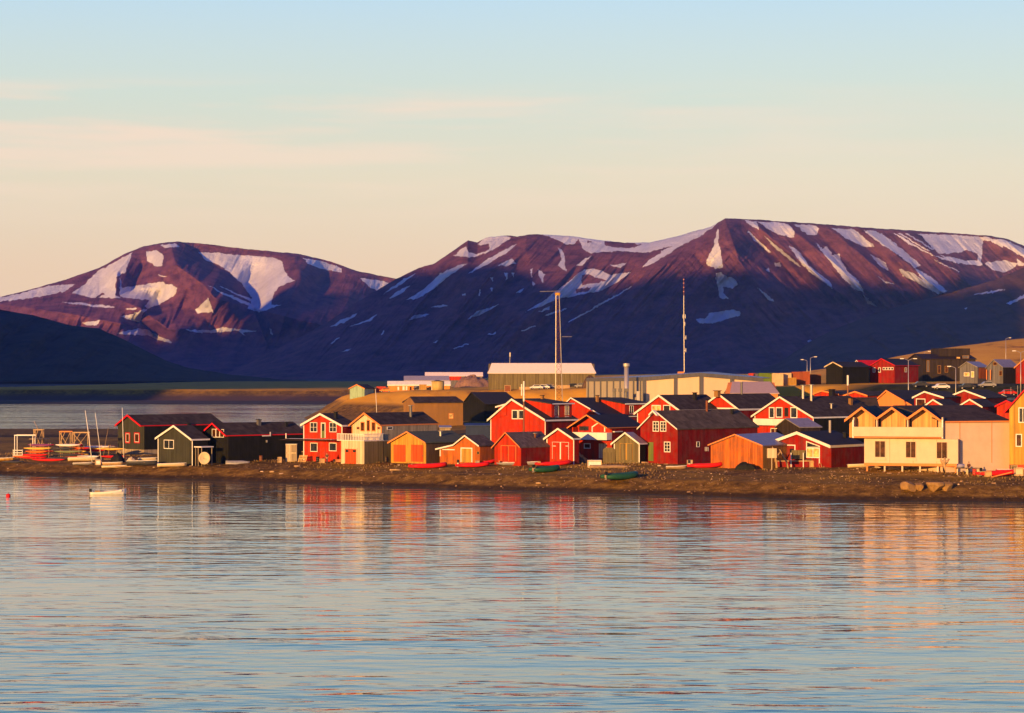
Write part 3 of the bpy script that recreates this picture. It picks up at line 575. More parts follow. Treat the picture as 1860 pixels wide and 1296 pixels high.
# ================================================================ front row, left to right
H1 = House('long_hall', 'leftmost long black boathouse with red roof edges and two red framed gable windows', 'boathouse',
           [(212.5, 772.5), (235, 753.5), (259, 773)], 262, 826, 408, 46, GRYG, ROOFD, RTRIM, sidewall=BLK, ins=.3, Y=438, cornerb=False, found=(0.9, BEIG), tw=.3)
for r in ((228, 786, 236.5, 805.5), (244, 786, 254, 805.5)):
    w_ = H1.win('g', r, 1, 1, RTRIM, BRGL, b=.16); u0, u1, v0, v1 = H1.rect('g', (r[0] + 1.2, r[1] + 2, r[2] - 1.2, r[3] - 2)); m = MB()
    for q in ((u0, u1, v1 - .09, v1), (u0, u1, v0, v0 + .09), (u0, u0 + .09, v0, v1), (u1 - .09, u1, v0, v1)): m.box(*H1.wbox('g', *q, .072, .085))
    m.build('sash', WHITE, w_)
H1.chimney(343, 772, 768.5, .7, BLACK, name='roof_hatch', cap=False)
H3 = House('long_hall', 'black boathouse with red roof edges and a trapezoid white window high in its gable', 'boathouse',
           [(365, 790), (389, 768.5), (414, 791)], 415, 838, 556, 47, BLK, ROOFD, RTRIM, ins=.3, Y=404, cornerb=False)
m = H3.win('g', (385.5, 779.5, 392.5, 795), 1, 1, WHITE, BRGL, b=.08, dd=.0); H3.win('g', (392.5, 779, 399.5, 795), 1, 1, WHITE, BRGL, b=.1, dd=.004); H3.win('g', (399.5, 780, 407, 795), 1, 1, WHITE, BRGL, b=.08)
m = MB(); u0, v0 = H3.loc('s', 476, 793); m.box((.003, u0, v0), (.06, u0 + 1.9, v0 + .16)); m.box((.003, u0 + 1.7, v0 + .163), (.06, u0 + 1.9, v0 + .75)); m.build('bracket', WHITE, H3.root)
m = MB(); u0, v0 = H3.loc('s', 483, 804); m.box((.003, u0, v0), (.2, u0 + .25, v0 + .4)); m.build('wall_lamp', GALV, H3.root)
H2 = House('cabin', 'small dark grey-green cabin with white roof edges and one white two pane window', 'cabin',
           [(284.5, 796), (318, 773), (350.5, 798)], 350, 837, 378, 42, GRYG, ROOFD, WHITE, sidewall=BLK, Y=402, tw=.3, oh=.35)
H2.win('g', (298, 799, 316, 816), 2, 1, WHITE, GLASS, b=.11)
# its flat-roofed porch
m = MB(); y0 = .6
m.box((0.35, y0 - .6, 3.28), (2.3, y0 + 2.2, 3.46)); m.build('porch_roof', WHITE, H2.root)
for x_, y_ in ((.5, .2), (1.2, .2), (2.1, .2), (2.1, 2.5)):
    m = MB(); m.box((x_, y_ - .05, -.6), (x_ + .12, y_ + .07, 3.277)); m.build('porch_post', BEIG, H2.root)

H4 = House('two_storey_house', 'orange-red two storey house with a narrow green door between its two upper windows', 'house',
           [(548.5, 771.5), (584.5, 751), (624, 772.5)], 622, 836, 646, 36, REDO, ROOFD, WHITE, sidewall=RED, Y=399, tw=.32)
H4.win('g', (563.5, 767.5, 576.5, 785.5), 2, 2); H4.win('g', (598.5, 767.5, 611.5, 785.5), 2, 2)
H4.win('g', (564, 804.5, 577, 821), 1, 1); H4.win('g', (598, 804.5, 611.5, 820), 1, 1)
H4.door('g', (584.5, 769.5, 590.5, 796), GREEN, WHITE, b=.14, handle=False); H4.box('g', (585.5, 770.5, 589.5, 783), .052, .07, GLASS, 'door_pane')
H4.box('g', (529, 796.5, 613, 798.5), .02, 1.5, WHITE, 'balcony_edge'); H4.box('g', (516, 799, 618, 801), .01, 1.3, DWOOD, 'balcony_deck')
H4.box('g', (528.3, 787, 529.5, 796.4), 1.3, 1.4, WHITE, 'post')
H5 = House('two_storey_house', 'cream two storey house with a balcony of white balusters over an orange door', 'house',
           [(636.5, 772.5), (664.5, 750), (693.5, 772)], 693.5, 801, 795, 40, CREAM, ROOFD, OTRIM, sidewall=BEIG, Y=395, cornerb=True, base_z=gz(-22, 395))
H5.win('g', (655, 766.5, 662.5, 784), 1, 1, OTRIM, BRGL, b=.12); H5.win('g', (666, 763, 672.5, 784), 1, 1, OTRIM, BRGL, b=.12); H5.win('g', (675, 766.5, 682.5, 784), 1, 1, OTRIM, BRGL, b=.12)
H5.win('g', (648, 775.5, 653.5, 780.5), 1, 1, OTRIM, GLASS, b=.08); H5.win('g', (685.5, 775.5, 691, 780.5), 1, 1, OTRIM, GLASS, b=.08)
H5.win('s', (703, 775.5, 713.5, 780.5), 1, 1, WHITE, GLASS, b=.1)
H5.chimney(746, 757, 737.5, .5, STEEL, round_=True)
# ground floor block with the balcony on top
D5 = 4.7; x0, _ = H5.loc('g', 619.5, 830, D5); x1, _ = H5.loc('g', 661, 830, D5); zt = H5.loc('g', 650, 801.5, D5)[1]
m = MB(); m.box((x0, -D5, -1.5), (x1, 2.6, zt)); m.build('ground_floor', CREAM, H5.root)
m = MB(); m.box((x1 + .003, -D5 + .15, -1.5), (x1 + .05, 2.7, zt - .1)); m.build('side_shade', OLV, H5.root)  # olive sheet over the cream side, its weaker light put into the colour
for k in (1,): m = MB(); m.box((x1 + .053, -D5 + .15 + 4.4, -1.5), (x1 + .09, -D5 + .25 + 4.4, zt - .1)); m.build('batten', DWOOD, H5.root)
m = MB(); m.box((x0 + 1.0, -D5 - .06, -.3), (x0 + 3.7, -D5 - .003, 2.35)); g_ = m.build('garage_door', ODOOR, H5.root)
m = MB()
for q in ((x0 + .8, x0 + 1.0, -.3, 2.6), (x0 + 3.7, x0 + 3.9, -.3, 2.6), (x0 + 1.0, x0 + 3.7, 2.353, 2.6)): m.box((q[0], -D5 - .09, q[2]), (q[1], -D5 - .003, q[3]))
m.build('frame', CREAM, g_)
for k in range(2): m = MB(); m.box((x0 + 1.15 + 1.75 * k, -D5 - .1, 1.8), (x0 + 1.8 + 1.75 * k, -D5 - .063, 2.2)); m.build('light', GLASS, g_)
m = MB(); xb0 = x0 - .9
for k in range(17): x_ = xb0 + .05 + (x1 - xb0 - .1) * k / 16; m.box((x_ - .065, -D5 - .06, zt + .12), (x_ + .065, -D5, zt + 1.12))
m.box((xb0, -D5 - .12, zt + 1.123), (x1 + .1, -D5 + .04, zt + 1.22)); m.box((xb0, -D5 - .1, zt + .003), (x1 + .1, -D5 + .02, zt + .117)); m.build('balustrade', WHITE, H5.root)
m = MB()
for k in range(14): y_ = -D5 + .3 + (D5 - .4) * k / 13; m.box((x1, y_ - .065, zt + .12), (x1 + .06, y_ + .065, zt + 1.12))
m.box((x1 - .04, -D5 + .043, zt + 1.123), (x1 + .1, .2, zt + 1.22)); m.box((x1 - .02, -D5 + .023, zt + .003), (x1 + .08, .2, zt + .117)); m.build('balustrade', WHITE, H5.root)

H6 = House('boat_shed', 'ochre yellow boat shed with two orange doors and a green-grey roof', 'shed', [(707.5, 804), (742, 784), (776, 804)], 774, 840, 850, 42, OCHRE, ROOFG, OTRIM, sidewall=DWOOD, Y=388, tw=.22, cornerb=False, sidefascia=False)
H6.door('g', (715, 808, 737, 839.5), ODOOR); H6.door('g', (747, 808, 769, 839.5), ODOOR)
H7 = House('boat_shed', 'orange plank shed with a low lean-to and a board door framed in white', 'shed', [(794, 815.5), (826, 808), (847, 791), (873, 810)], 872, 842, 900, 38, ORW, ROOFS, WHITE, Y=383, ins=.6, tw=.2, cornerb=False, sidefascia=False)
H7.door('g', (838.5, 815, 857, 840), YEL, WHITE, b=.16); H7.box('g', (804, 816, 826, 818.2), .003, .08, WHITE, 'rail'); H7.win('g', (866.5, 820, 871, 826), 1, 1, YEL, GLASS, b=.06)
H7.box('g', (799.5, 817, 801, 829), .003, .12, WHITE, 'corner_board')
# long low annex behind it under the striped roof
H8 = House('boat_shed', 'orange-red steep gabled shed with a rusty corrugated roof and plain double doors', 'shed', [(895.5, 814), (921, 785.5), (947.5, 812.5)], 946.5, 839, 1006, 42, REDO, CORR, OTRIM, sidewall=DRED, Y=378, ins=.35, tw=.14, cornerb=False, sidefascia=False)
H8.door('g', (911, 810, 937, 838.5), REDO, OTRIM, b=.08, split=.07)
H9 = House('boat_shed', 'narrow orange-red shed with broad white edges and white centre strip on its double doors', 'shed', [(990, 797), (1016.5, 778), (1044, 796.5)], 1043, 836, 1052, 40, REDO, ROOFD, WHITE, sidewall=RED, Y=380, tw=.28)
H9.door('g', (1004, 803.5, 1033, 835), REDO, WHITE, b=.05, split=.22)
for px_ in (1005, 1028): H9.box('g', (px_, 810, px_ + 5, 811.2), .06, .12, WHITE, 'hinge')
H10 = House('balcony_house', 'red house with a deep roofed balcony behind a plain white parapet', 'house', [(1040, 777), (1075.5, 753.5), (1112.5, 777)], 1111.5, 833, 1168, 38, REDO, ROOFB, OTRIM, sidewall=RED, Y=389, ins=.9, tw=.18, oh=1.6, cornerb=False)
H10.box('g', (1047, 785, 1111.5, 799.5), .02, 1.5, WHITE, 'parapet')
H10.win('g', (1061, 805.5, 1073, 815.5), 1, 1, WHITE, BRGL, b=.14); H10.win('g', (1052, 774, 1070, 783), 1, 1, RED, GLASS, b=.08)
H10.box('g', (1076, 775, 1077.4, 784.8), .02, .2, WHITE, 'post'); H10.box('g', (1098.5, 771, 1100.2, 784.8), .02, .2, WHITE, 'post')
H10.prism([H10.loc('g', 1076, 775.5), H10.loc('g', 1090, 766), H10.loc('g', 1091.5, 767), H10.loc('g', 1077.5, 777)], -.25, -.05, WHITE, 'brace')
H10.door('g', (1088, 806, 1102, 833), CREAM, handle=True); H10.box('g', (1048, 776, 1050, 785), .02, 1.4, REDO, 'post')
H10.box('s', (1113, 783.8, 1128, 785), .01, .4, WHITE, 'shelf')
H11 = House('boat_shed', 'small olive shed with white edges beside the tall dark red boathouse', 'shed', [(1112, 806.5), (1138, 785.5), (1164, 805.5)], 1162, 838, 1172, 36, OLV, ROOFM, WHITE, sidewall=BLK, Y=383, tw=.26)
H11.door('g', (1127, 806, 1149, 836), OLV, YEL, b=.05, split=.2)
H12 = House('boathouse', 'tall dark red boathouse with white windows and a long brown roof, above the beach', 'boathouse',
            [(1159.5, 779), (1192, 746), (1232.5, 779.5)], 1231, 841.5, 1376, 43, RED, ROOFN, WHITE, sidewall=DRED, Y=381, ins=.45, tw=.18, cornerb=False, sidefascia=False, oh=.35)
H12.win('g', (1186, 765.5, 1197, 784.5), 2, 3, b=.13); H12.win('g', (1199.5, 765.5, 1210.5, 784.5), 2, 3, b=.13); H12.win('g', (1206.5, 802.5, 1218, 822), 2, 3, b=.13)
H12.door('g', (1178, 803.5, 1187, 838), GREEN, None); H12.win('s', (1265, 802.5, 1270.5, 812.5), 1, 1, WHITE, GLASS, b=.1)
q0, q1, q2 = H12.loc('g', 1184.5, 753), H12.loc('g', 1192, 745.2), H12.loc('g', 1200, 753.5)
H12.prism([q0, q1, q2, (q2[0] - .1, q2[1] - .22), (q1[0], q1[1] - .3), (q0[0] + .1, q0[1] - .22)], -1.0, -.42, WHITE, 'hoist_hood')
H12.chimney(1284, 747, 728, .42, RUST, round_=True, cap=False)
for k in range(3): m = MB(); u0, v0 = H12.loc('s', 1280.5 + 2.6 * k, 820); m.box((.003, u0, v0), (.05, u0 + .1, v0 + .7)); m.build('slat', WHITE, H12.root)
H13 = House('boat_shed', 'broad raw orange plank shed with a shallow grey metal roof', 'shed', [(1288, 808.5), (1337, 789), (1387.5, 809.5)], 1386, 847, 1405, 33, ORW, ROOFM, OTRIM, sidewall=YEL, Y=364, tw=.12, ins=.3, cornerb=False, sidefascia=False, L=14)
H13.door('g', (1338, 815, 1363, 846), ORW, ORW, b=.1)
H14 = House('long_hall', 'low red hall with wide white roof edges and a slanted white window with yellow curtains', 'hall', [(1394.5, 805), (1450, 784.5), (1510.5, 809.5)], 1510, 845, 1572, 38, RED, ROOFB, WHITE, sidewall=DRED, Y=366, tw=.42, ins=.5, cornerb=False)
H14.door('g', (1418, 809.5, 1443.5, 826.5), RED, WHITE, b=.16, handle=False); H14.box('g', (1435, 815.5, 1442, 826), .055, .12, BLACK, 'vent')
H14.win('g', (1464.5, 813, 1489.5, 832.5), 2, 1, WHITE, WARM, b=.16)
q = [H14.loc('g', 1464.5, 801.3), H14.loc('g', 1489.5, 810.5), H14.loc('g', 1489.5, 812.7), H14.loc('g', 1464.5, 812.7)]
fr = H14.prism(q, -.06, -.004, WHITE, 'window'); q = [H14.loc('g', 1466.3, 803.7), H14.loc('g', 1487, 811.2), H14.loc('g', 1487, 812), H14.loc('g', 1466.3, 812)]; H14.prism(q, -.075, -.062, GLASS, 'pane', fr)
H14.box('g', (1488, 833, 1489.5, 842), .003, .1, WHITE, 'post')
H14.chimney(1507.5, 786, 764, .4, GALV, round_=True, cap=False)

# three gabled white lodge on stilts
H15 = House('three_gabled_lodge', 'large white lodge with three front gables over a long balcony, raised on short stilts', 'lodge',
            [(1534.5, 763), (1565.5, 739.5), (1593, 759.5), (1620.5, 739.8), (1648.5, 759.5), (1677, 739.8), (1712.5, 765.5)], 1712, 797, 1833, 16, CREAM, ROOFD, OTRIM, Y=352, ins=.5, tw=.34, oh=.5, cornerb=False, sidefascia=False, L=17, base_z=CH - (797 - HY) / F * 352)
lz = -(845 - 797) / F * 352
# take the generic walls down to an upper storey set back behind the balcony
bpy.data.objects.remove(H15.wall); H15.wall = None
tp = H15.T; th_ = .18
def roofz(x): return float(np.interp(x, [p[0] for p in tp], [p[1] for p in tp])) - th_
xl, xr = H15.x0, 0.0; xsn = [xl] + [p[0] for p in tp[1:-1]] + [xr]
H15.prism([(xl, .02), (xr, .02)] + [(x, roofz(x)) for x in xsn[::-1]], 1.5, 17, mat('peach_boards', (.80, .40, .15), plank=.2, grime=.1), 'upper_wall')  # peach wood tone also carries the shade of the deep gable recess
H15.box('g', (1550.5, 775.5, 1713.5, 794), .42, .6, BWHITE, 'balcony_parapet')
u0, u1, v0, v1 = H15.rect('g', (1550.5, 793.7, 1713.5, 796.8)); m = MB(); m.box((u0, -.55, v0), (u1, 1.6, v1)); m.build('balcony_floor', OTRIM, H15.root)  # thin shadow under the parapet put into this floor's orange
for px_ in (1550.5, 1712.5): u, v = H15.loc('g', px_, 764); m = MB(); m.box((u - .12, -.58, v0), (u + .1, -.36, v + .1)); m.build('balcony_post', WHITE, H15.root)
for px_ in (1551, 1593, 1649, 1712):
    u, v = H15.loc('g', px_, 758.5); m = MB(); m.box((u - .1, -.3, v0 + .5), (u + .1, 1.497, v)); m.build('partition', BWHITE, H15.root)
for px_ in (1587, 1643, 1699.5):
    u, v = H15.loc('g', px_, 760); m = MB(); m.box((u, 1.45, v0 + .1), (u + .9, 1.497, v - .1)); m.build('balcony_door', BRGL, H15.root)
u0, _ = H15.loc('g', 1569.5, 820); u1, _ = H15.loc('g', 1740, 820); _, zg = H15.loc('g', 1650, 842)
m = MB(); m.box((u0, .25, zg), (u1, 16.8, -.12)); m.build('lower_wall', BWHITE, H15.root)
m = MB(); m.box((u0 - .02, .2, zg - .42), (u1 + .02, 16.8, zg - .003)); m.build('floor_beam', OTRIM, H15.root)
for r in ((1588.5, 801, 1608, 831.5), (1644.5, 802, 1663.5, 832.5), (1700.5, 803, 1720.5, 834)):
    H15.win('g', r, 2, 1, BWHITE, BRGL, b=.07, out=-.25, dd=.003); uu0, uu1, vv0, vv1 = H15.rect('g', (r[0] - .5, r[3] + .8, r[2] + .8, r[3] + 5)); m = MB(); m.box((uu0, .1, vv0), (uu1, .245, vv1)); m.build('flower_box', BWHITE, H15.root)
for k in range(6):
    u = u0 + .3 + (u1 - u0 - .8) * k / 5; m = MB(); m.box((u, .3, zg - 1.9), (u + .25, .55, zg - .423)); m.build('stilt', OTRIM if k in (0, 5) else BWHITE, H15.root)
for k in range(1, 4): u = u0 + (u1 - u0) * k / 4 * 1.0 + .3; m = MB(); m.box((u, .235, zg), (u + .07, .247, -.15)); m.build('batten', BEIG, H15.root)
# the side wing, turned further to the right
u1b, _ = H15.loc('g', 1714, 790); P0 = H15.C0 + H15.ux * u1b + H15.uy * .3
sx = at(1834, 845, 357); dv = Vector((sx.x - P0.x, sx.y - P0.y, 0)); ln = dv.length; dv.normalize(); nb = Vector((-dv.y, dv.x, 0))
iv = lambda p: (lambda q: (q.dot(H15.ux), q.dot(H15.uy)))(p - H15.C0)
zt = H15.T[-1][1] - .06
def wing(pa, pb, back, z0, z1, material, name, off=0.0):
    a0 = pa - nb * off; b0 = pb - nb * off; c0 = pb + nb * back; d0 = pa + nb * back; v = [iv(p) for p in (a0, b0, c0, d0)]
    m = MB(); m.hexa([(x, y, z0) for x, y in v] + [(x, y, z1) for x, y in v]); return m.build(name, material, H15.root)
wing(P0, P0 + dv * ln, 9, zg - 1.4, zt, BWHITE, 'side_wall')
for f_ in (0.012, .235, .72): wing(P0 + dv * ln * f_, P0 + dv * (ln * f_ + .1), 0, zg, zt - .1, OTRIM, 'batten', .04)
wing(P0 + dv * .05, P0 + dv * (ln + .2), 0, zt - .003 - .15, zt + .06, OTRIM, 'eave_board', .35)
# wing roof: slopes up and back from the eave
zrg = max(p[1] for p in tp); v = [iv(P0 - nb * .33), iv(P0 + dv * (ln + .2) - nb * .33), iv(P0 + dv * (ln + .2) + nb * 9.5), iv(P0 - dv * 3 + nb * 9.5)]
zz = [zt + .02, zt + .02, zrg + .16, zrg + .16]; m = MB(); m.hexa([(x, y, z - .15) for (x, y), z in zip(v, zz)] + [(x, y, z) for (x, y), z in zip(v, zz)]); m.build('wing_roof', ROOFD, H15.root)
H16 = House('two_storey_house', 'tall mustard yellow house with a red roof edge, cut by the right border', 'house',
            [(1824.5, 749), (1872, 696), (1925, 749)], 1920, 846, 1960, 22, OCHRE, RROOF, RTRIM, Y=352, ins=.75, cornerb=False, tw=.24, found=(1.0, RFOUND))
H16.win('g', (1850, 740.5, 1866, 768.5), 2, 1, b=.14); H16.win('g', (1845, 788.5, 1856.5, 812), 1, 1, WHITE, BRGL, b=.14)

# ================================================================ middle rows
G1 = House('red_house', 'red house with a small left dormer and a wide dormer on its dark roof', 'house', [(887.5, 763), (932, 724.5), (994, 763)], 991, 790, 1046, 40, REDO, ROOFD, WHITE, sidewall=DRED, Y=436, tw=.34, ins=.5)
G1.win('g', (930, 745, 941, 762), 1, 1, b=.16); G1.win('g', (942, 745, 953, 762), 1, 1, b=.16)
m = MB(); T0, Tp = G1.T[0], G1.T[1]; a_ = G1.loc('g', 903, 738.5); b_ = G1.loc('g', 921, 733.5)
G1.prism([a_, b_, (b_[0], b_[1] - .28), (a_[0], a_[1] - .28)], -.6, 5, WHITE, 'small_dormer_roof'); G1.prism([(a_[0] + .5, a_[1] - 2.2), (b_[0], b_[1] - 2.2), (b_[0], b_[1] - .3), (a_[0] + .5, a_[1] - .3)], -.2, 4.5, REDO, 'small_dormer')
def shed_dormer(H, y0, y1, xin, xout, ztop_in, ztop_out, zb, wallm, roofm, trimm, wins):
    """flat-sloped dormer on the right roof slope: face looks along +x"""
    d = H.prism([(xin, zb), (xout, zb), (xout, ztop_out), (xin, ztop_in)], y0, y1, wallm, 'dormer')
    m = MB(); m.hexa([(xin - .1, y0 - .3, ztop_in + .003), (xout + .4, y0 - .3, ztop_out + .003 - .05), (xout + .4, y1 + .3, ztop_out - .047), (xin - .1, y1 + .3, ztop_in + .003), (xin - .1, y0 - .3, ztop_in + .16), (xout + .4, y0 - .3, ztop_out + .13), (xout + .4, y1 + .3, ztop_out + .13), (xin - .1, y1 + .3, ztop_in + .16)]); m.build('dormer_roof', roofm, d)
    m = MB(); m.box((xout + .403, y0 - .3, ztop_out - .08), (xout + .47, y1 + .3, ztop_out + .15)); m.build('dormer_fascia', trimm, d)
    n = wins
    for k in range(n):
        c = y0 + (y1 - y0) * (k + .5) / n; m = MB()
        for q in ((c - .6, c + .6, zb + (ztop_out - zb) * .2, zb + (ztop_out - zb) * .2 + .1), (c - .6, c + .6, ztop_out - .4, ztop_out - .3), (c - .6, c - .5, zb + (ztop_out - zb) * .3, ztop_out - .4), (c + .5, c + .6, zb + (ztop_out - zb) * .3, ztop_out - .4), (c - .05, c + .05, zb + (ztop_out - zb) * .3, ztop_out - .4)):
            m.box((xout + .003, q[0], q[2]), (xout + .07, q[1], q[3]))
        w_ = m.build('window', WHITE, H.root); m = MB(); m.box((xout + .002, c - .5, zb + (ztop_out - zb) * .3), (xout + .02, c + .5, ztop_out - .4)); m.build('pane', GLASS, w_)
xr_, zr_ = G1.T[1]; xe_, ze_ = G1.T[2]
shed_dormer(G1, 2.4, 8.6, xr_ + .3, xe_ - .9, zr_ - .15, zr_ - 1.0, ze_ - .2, REDO, ROOFD, WHITE, 2)
G2 = House('red_house', 'long dark roofed red house just right of the house with two dormers', 'house', [(1003, 757), (1040, 722.5), (1100, 757)], 1098, 785, 1164, 48, REDO, ROOFB, WHITE, sidewall=DRED, Y=462, tw=.2, cornerb=False)
xr_, zr_ = G2.T[1]; xe_, ze_ = G2.T[2]
shed_dormer(G2, 6.0, 13.5, xr_ + .3, xe_ - .6, zr_ - .2, zr_ - 1.3, ze_ - .1, REDO, ROOFD, WHITE, 2)
G3 = House('red_house', 'orange-red gabled house with two white windows, directly below the sand coloured warehouse', 'house', [(1154, 751), (1199.5, 717.5), (1237, 745)], 1237, 780, 1318, 44, REDO, ROOFD, WHITE, sidewall=DRED, Y=440, tw=.36, ins=.5)
G3.win('g', (1184, 736, 1200.5, 751), 2, 1, b=.14, pane=WARM); G3.win('g', (1205, 736, 1217.5, 751), 1, 1, b=.14)
G4 = House('red_house', 'orange-red gable with a white crossbeam, rising just above the long brown boathouse roof', 'house', [(1269, 744), (1308, 715.5), (1344, 743)], 1343, 780, 1430, 44, REDO, ROOFD, WHITE, sidewall=DRED, Y=445, tw=.36, ins=.5)
G4.box('g', (1283, 740.5, 1336, 743.5), .003, .3, WHITE, 'crossbeam'); G4.chimney(1303, 716, 710.5, .9, BRN); G4.chimney(1347, 716, 695, .45, STEEL, round_=True)
G5 = House('red_house', 'red house with a white balcony and tall upper windows half in shadow', 'house', [(1367, 756), (1419, 720.5), (1480, 758)], 1478, 790, 1600, 46, REDO, ROOFD, WHITE, sidewall=BLK, Y=425, tw=.3, ins=.5)  # black side wall: shadow on this red house put into the colour
G5.box('g', (1376, 760.5, 1462, 774), .02, 1.3, WHITE, 'balcony_parapet'); 
for r in ((1397, 740, 1407, 760), (1409.5, 740, 1421.5, 759), (1436, 740, 1448.5, 760)): G5.win('g', r, 1, 1, WHITE, GLASS, b=.16)
G5.box('g', (1425, 741, 1432, 757), .003, .05, BLKB, 'door'); G5.win('g', (1400, 778, 1416, 788), 2, 1, WHITE, BRGL, b=.12)
G5.chimney(1458.5, 724, 700.5, .5, GALV, round_=True); G5.chimney(1473.5, 728, 699.5, .5, GALV, round_=True)
G6 = House('outbuilding', 'grey sheet roofed outbuilding in the shade below the white balcony', 'outbuilding', [(1410, 776), (1430, 760), (1456, 776)], 1455, 792, 1490, 58, BLKB, ROOFM, None, Y=402, ins=.2)
G7 = House('large_shed', 'large plain brown building with a single small window, at the foot of the sunlit bank', 'building', [(838, 735), (850, 718.5), (869, 738)], 866, 783, 880, 20, BLK, ROOFD, None, Y=600, L=12, ins=.2)
# G7's broad lit front: long side toward the light
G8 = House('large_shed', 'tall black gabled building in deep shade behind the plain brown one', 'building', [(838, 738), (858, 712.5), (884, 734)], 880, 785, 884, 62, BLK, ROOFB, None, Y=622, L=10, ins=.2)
bpy.data.objects.remove(G7.wall); [bpy.data.objects.remove(o) for o in [G7.roof]]; bpy.data.objects.remove(G7.root)
class Slab:
    """long building seen from its eave side; front from column x0 to x1, roof line back"""
    def __init__(s, name, label, cat, x0, x1, yb, ye, yr, Y, turn, depth, wall, roof, trim=None, xin0=0, xin1=0, th=.2, group=None, oh=.3, zb=None):
        s.C0 = at(x0, yb, Y); s.C0.z = gz(s.C0.x, s.C0.y) - .2 if zb is None else zb
        a = R(turn); s.ux = Vector((math.cos(a), math.sin(a), 0)); s.uy = Vector((-math.sin(a), math.cos(a), 0)); s.root = empty(name, s.C0, a, label, cat, group)
        s.Lx = s.loc(x1, yb)[0]; s.ze = s.loc(x0, ye)[1]; sc = F / Y; s.zr = s.ze + (ye - yr) / sc * (Y + depth / 2) / Y + (depth / 2) * ((HY - ye) / F) * -1 * 0
        s.zr = CH - (yr - HY) / F * (Y + depth / 2) - s.C0.z; s.root.location = s.C0
        m = MB(); D = depth; L = s.Lx
        m.add([(0, 0, -2), (L, 0, -2), (L, D, -2), (0, D, -2), (0, 0, s.ze - th), (L, 0, s.ze - th), (L, D, s.ze - th), (0, D, s.ze - th), (xin0 * .0, D / 2, s.zr - th), (L, D / 2, s.zr - th)],
              [(0, 1, 5, 4), (2, 3, 7, 6), (0, 4, 8, 7, 3), (1, 2, 6, 9, 5), (4, 5, 9, 8), (6, 7, 8, 9)]); m.build('wall', wall, s.root)
        m = MB(); e0, e1 = xin0, xin1
        for y0, y1, z0, z1 in ((-oh, D / 2, s.ze - .05, s.zr), (D / 2, D + oh, s.zr, s.ze - .05)):
            a0, a1 = (-oh, L + oh) if y0 < 0 else (-oh + e0, L + oh - e1); b0, b1 = (-oh + e0, L + oh - e1) if y0 < 0 else (-oh, L + oh)
            m.hexa([(a0, y0, z0 - th), (a1, y0, z0 - th), (b1, y1, z1 - th), (b0, y1, z1 - th), (a0, y0, z0), (a1, y0, z0), (b1, y1, z1), (b0, y1, z1)])
        m.build('roof', roof, s.root)
        if trim: m = MB(); m.box((-oh, -oh - .1, s.ze - .45), (L + oh, -oh - .003, s.ze)); m.build('eave_board', trim, s.root)
    def loc(s, px, py):
        d = Vector(ray(px, py)); n = -s.uy; o = Vector((0, 0, CH)); tt = (s.C0 - o).dot(n) / d.dot(n); q = o + d * tt - s.C0; return (q.dot(s.ux), q.z)
    def panel(s, r, material, name='window', d=.06, frame=None, back=.004):
        u0, v1 = s.loc(r[0], r[1]); u1, v0 = s.loc(r[2], r[3])
        if frame:
            m = MB(); b = .12
            for q in ((u0, u1, v1 - b, v1), (u0, u1, v0, v0 + b), (u0, u0 + b, v0 + b, v1 - b), (u1 - b, u1, v0 + b, v1 - b)): m.box((q[0], -.09, q[2]), (q[1], -.004, q[3]))
            f = m.build(name, frame, s.root); m = MB(); m.box((u0 + b / 2, -.05, v0 + b / 2), (u1 - b / 2, -.006, v1 - b / 2)); m.build('pane', material, f); return f
        m = MB(); m.box((u0, -d, v0), (u1, -back, v1)); return m.build(name, material, s.root)
K1 = Slab('large_shed', 'large plain brown building with a single small window, at the foot of the sunlit bank', 'building', 754, 841, 785, 731, 720.5, 590, 22, 9, BRN, ROOFD, xin0=.6, xin1=.6)
K1.panel((815, 751, 823.5, 761), WARM, frame=OTRIM)
K2 = Slab('blue_shed', 'low blue roofed sheds in shadow beside the red dormer house', 'shed', 846, 893, 790, 772, 769, 470, 0, 5, mat('blue_boards', (.03, .045, .10)), mat('blue_sheet', (.035, .06, .16), zs=1))
K3 = Slab('small_shed', 'small pale roofed shed in front of the plain brown building', 'shed', 800, 818, 790, 776, 773, 520, 5, 4, BEIG, ROOFM)
# D: warehouse
class FBox: pass
wz = at(1167, 722, 560); wb = gz(wz.x, wz.y) - 1
WR = empty('warehouse', (wz.x, wz.y, wb), 0, 'big sand coloured warehouse with dark frame posts and wide blank panels', 'warehouse')
P1 = at(1065, 722, 600); P2 = at(1386, 722, 568)
def wallseg(Pa, Pb, za, zb, material, name, off, z0=0.0, t_=.3, zpk=None):
    a = Vector((Pa.x - wz.x, Pa.y - wz.y, 0)); b = Vector((Pb.x - wz.x, Pb.y - wz.y, 0)); d = (b - a).normalized(); n = Vector((d.y, -d.x, 0)); a1 = a + n * off; b1 = b + n * off; a2 = a + n * (off - t_); b2 = b + n * (off - t_)
    m = MB(); m.hexa([(*a1.xy, z0), (*b1.xy, z0), (*b2.xy, z0), (*a2.xy, z0), (*a1.xy, za), (*b1.xy, zb), (*b2.xy, zb), (*a2.xy, za)]); return m.build(name, material, WR)
zl = at(1065, 687, 600).z - wb; zc = at(1167, 685.5, 560).z - wb; zp = at(1270, 677.5, 563).z - wb; zr2 = at(1386, 687, 568).z - wb
mid = at(1270, 722, 563.0)
wallseg(P1, wz, zl - .3, zc - .3, mat('grey_sand_panel', (.42, .36, .27), var=.1), 'side_wall', 0); wallseg(wz, mid, zc - .3, zp - .3, PANEL, 'gable_wall', 0); wallseg(mid, P2, zp - .3, zr2 - .3, PANEL, 'gable_wall', 0)
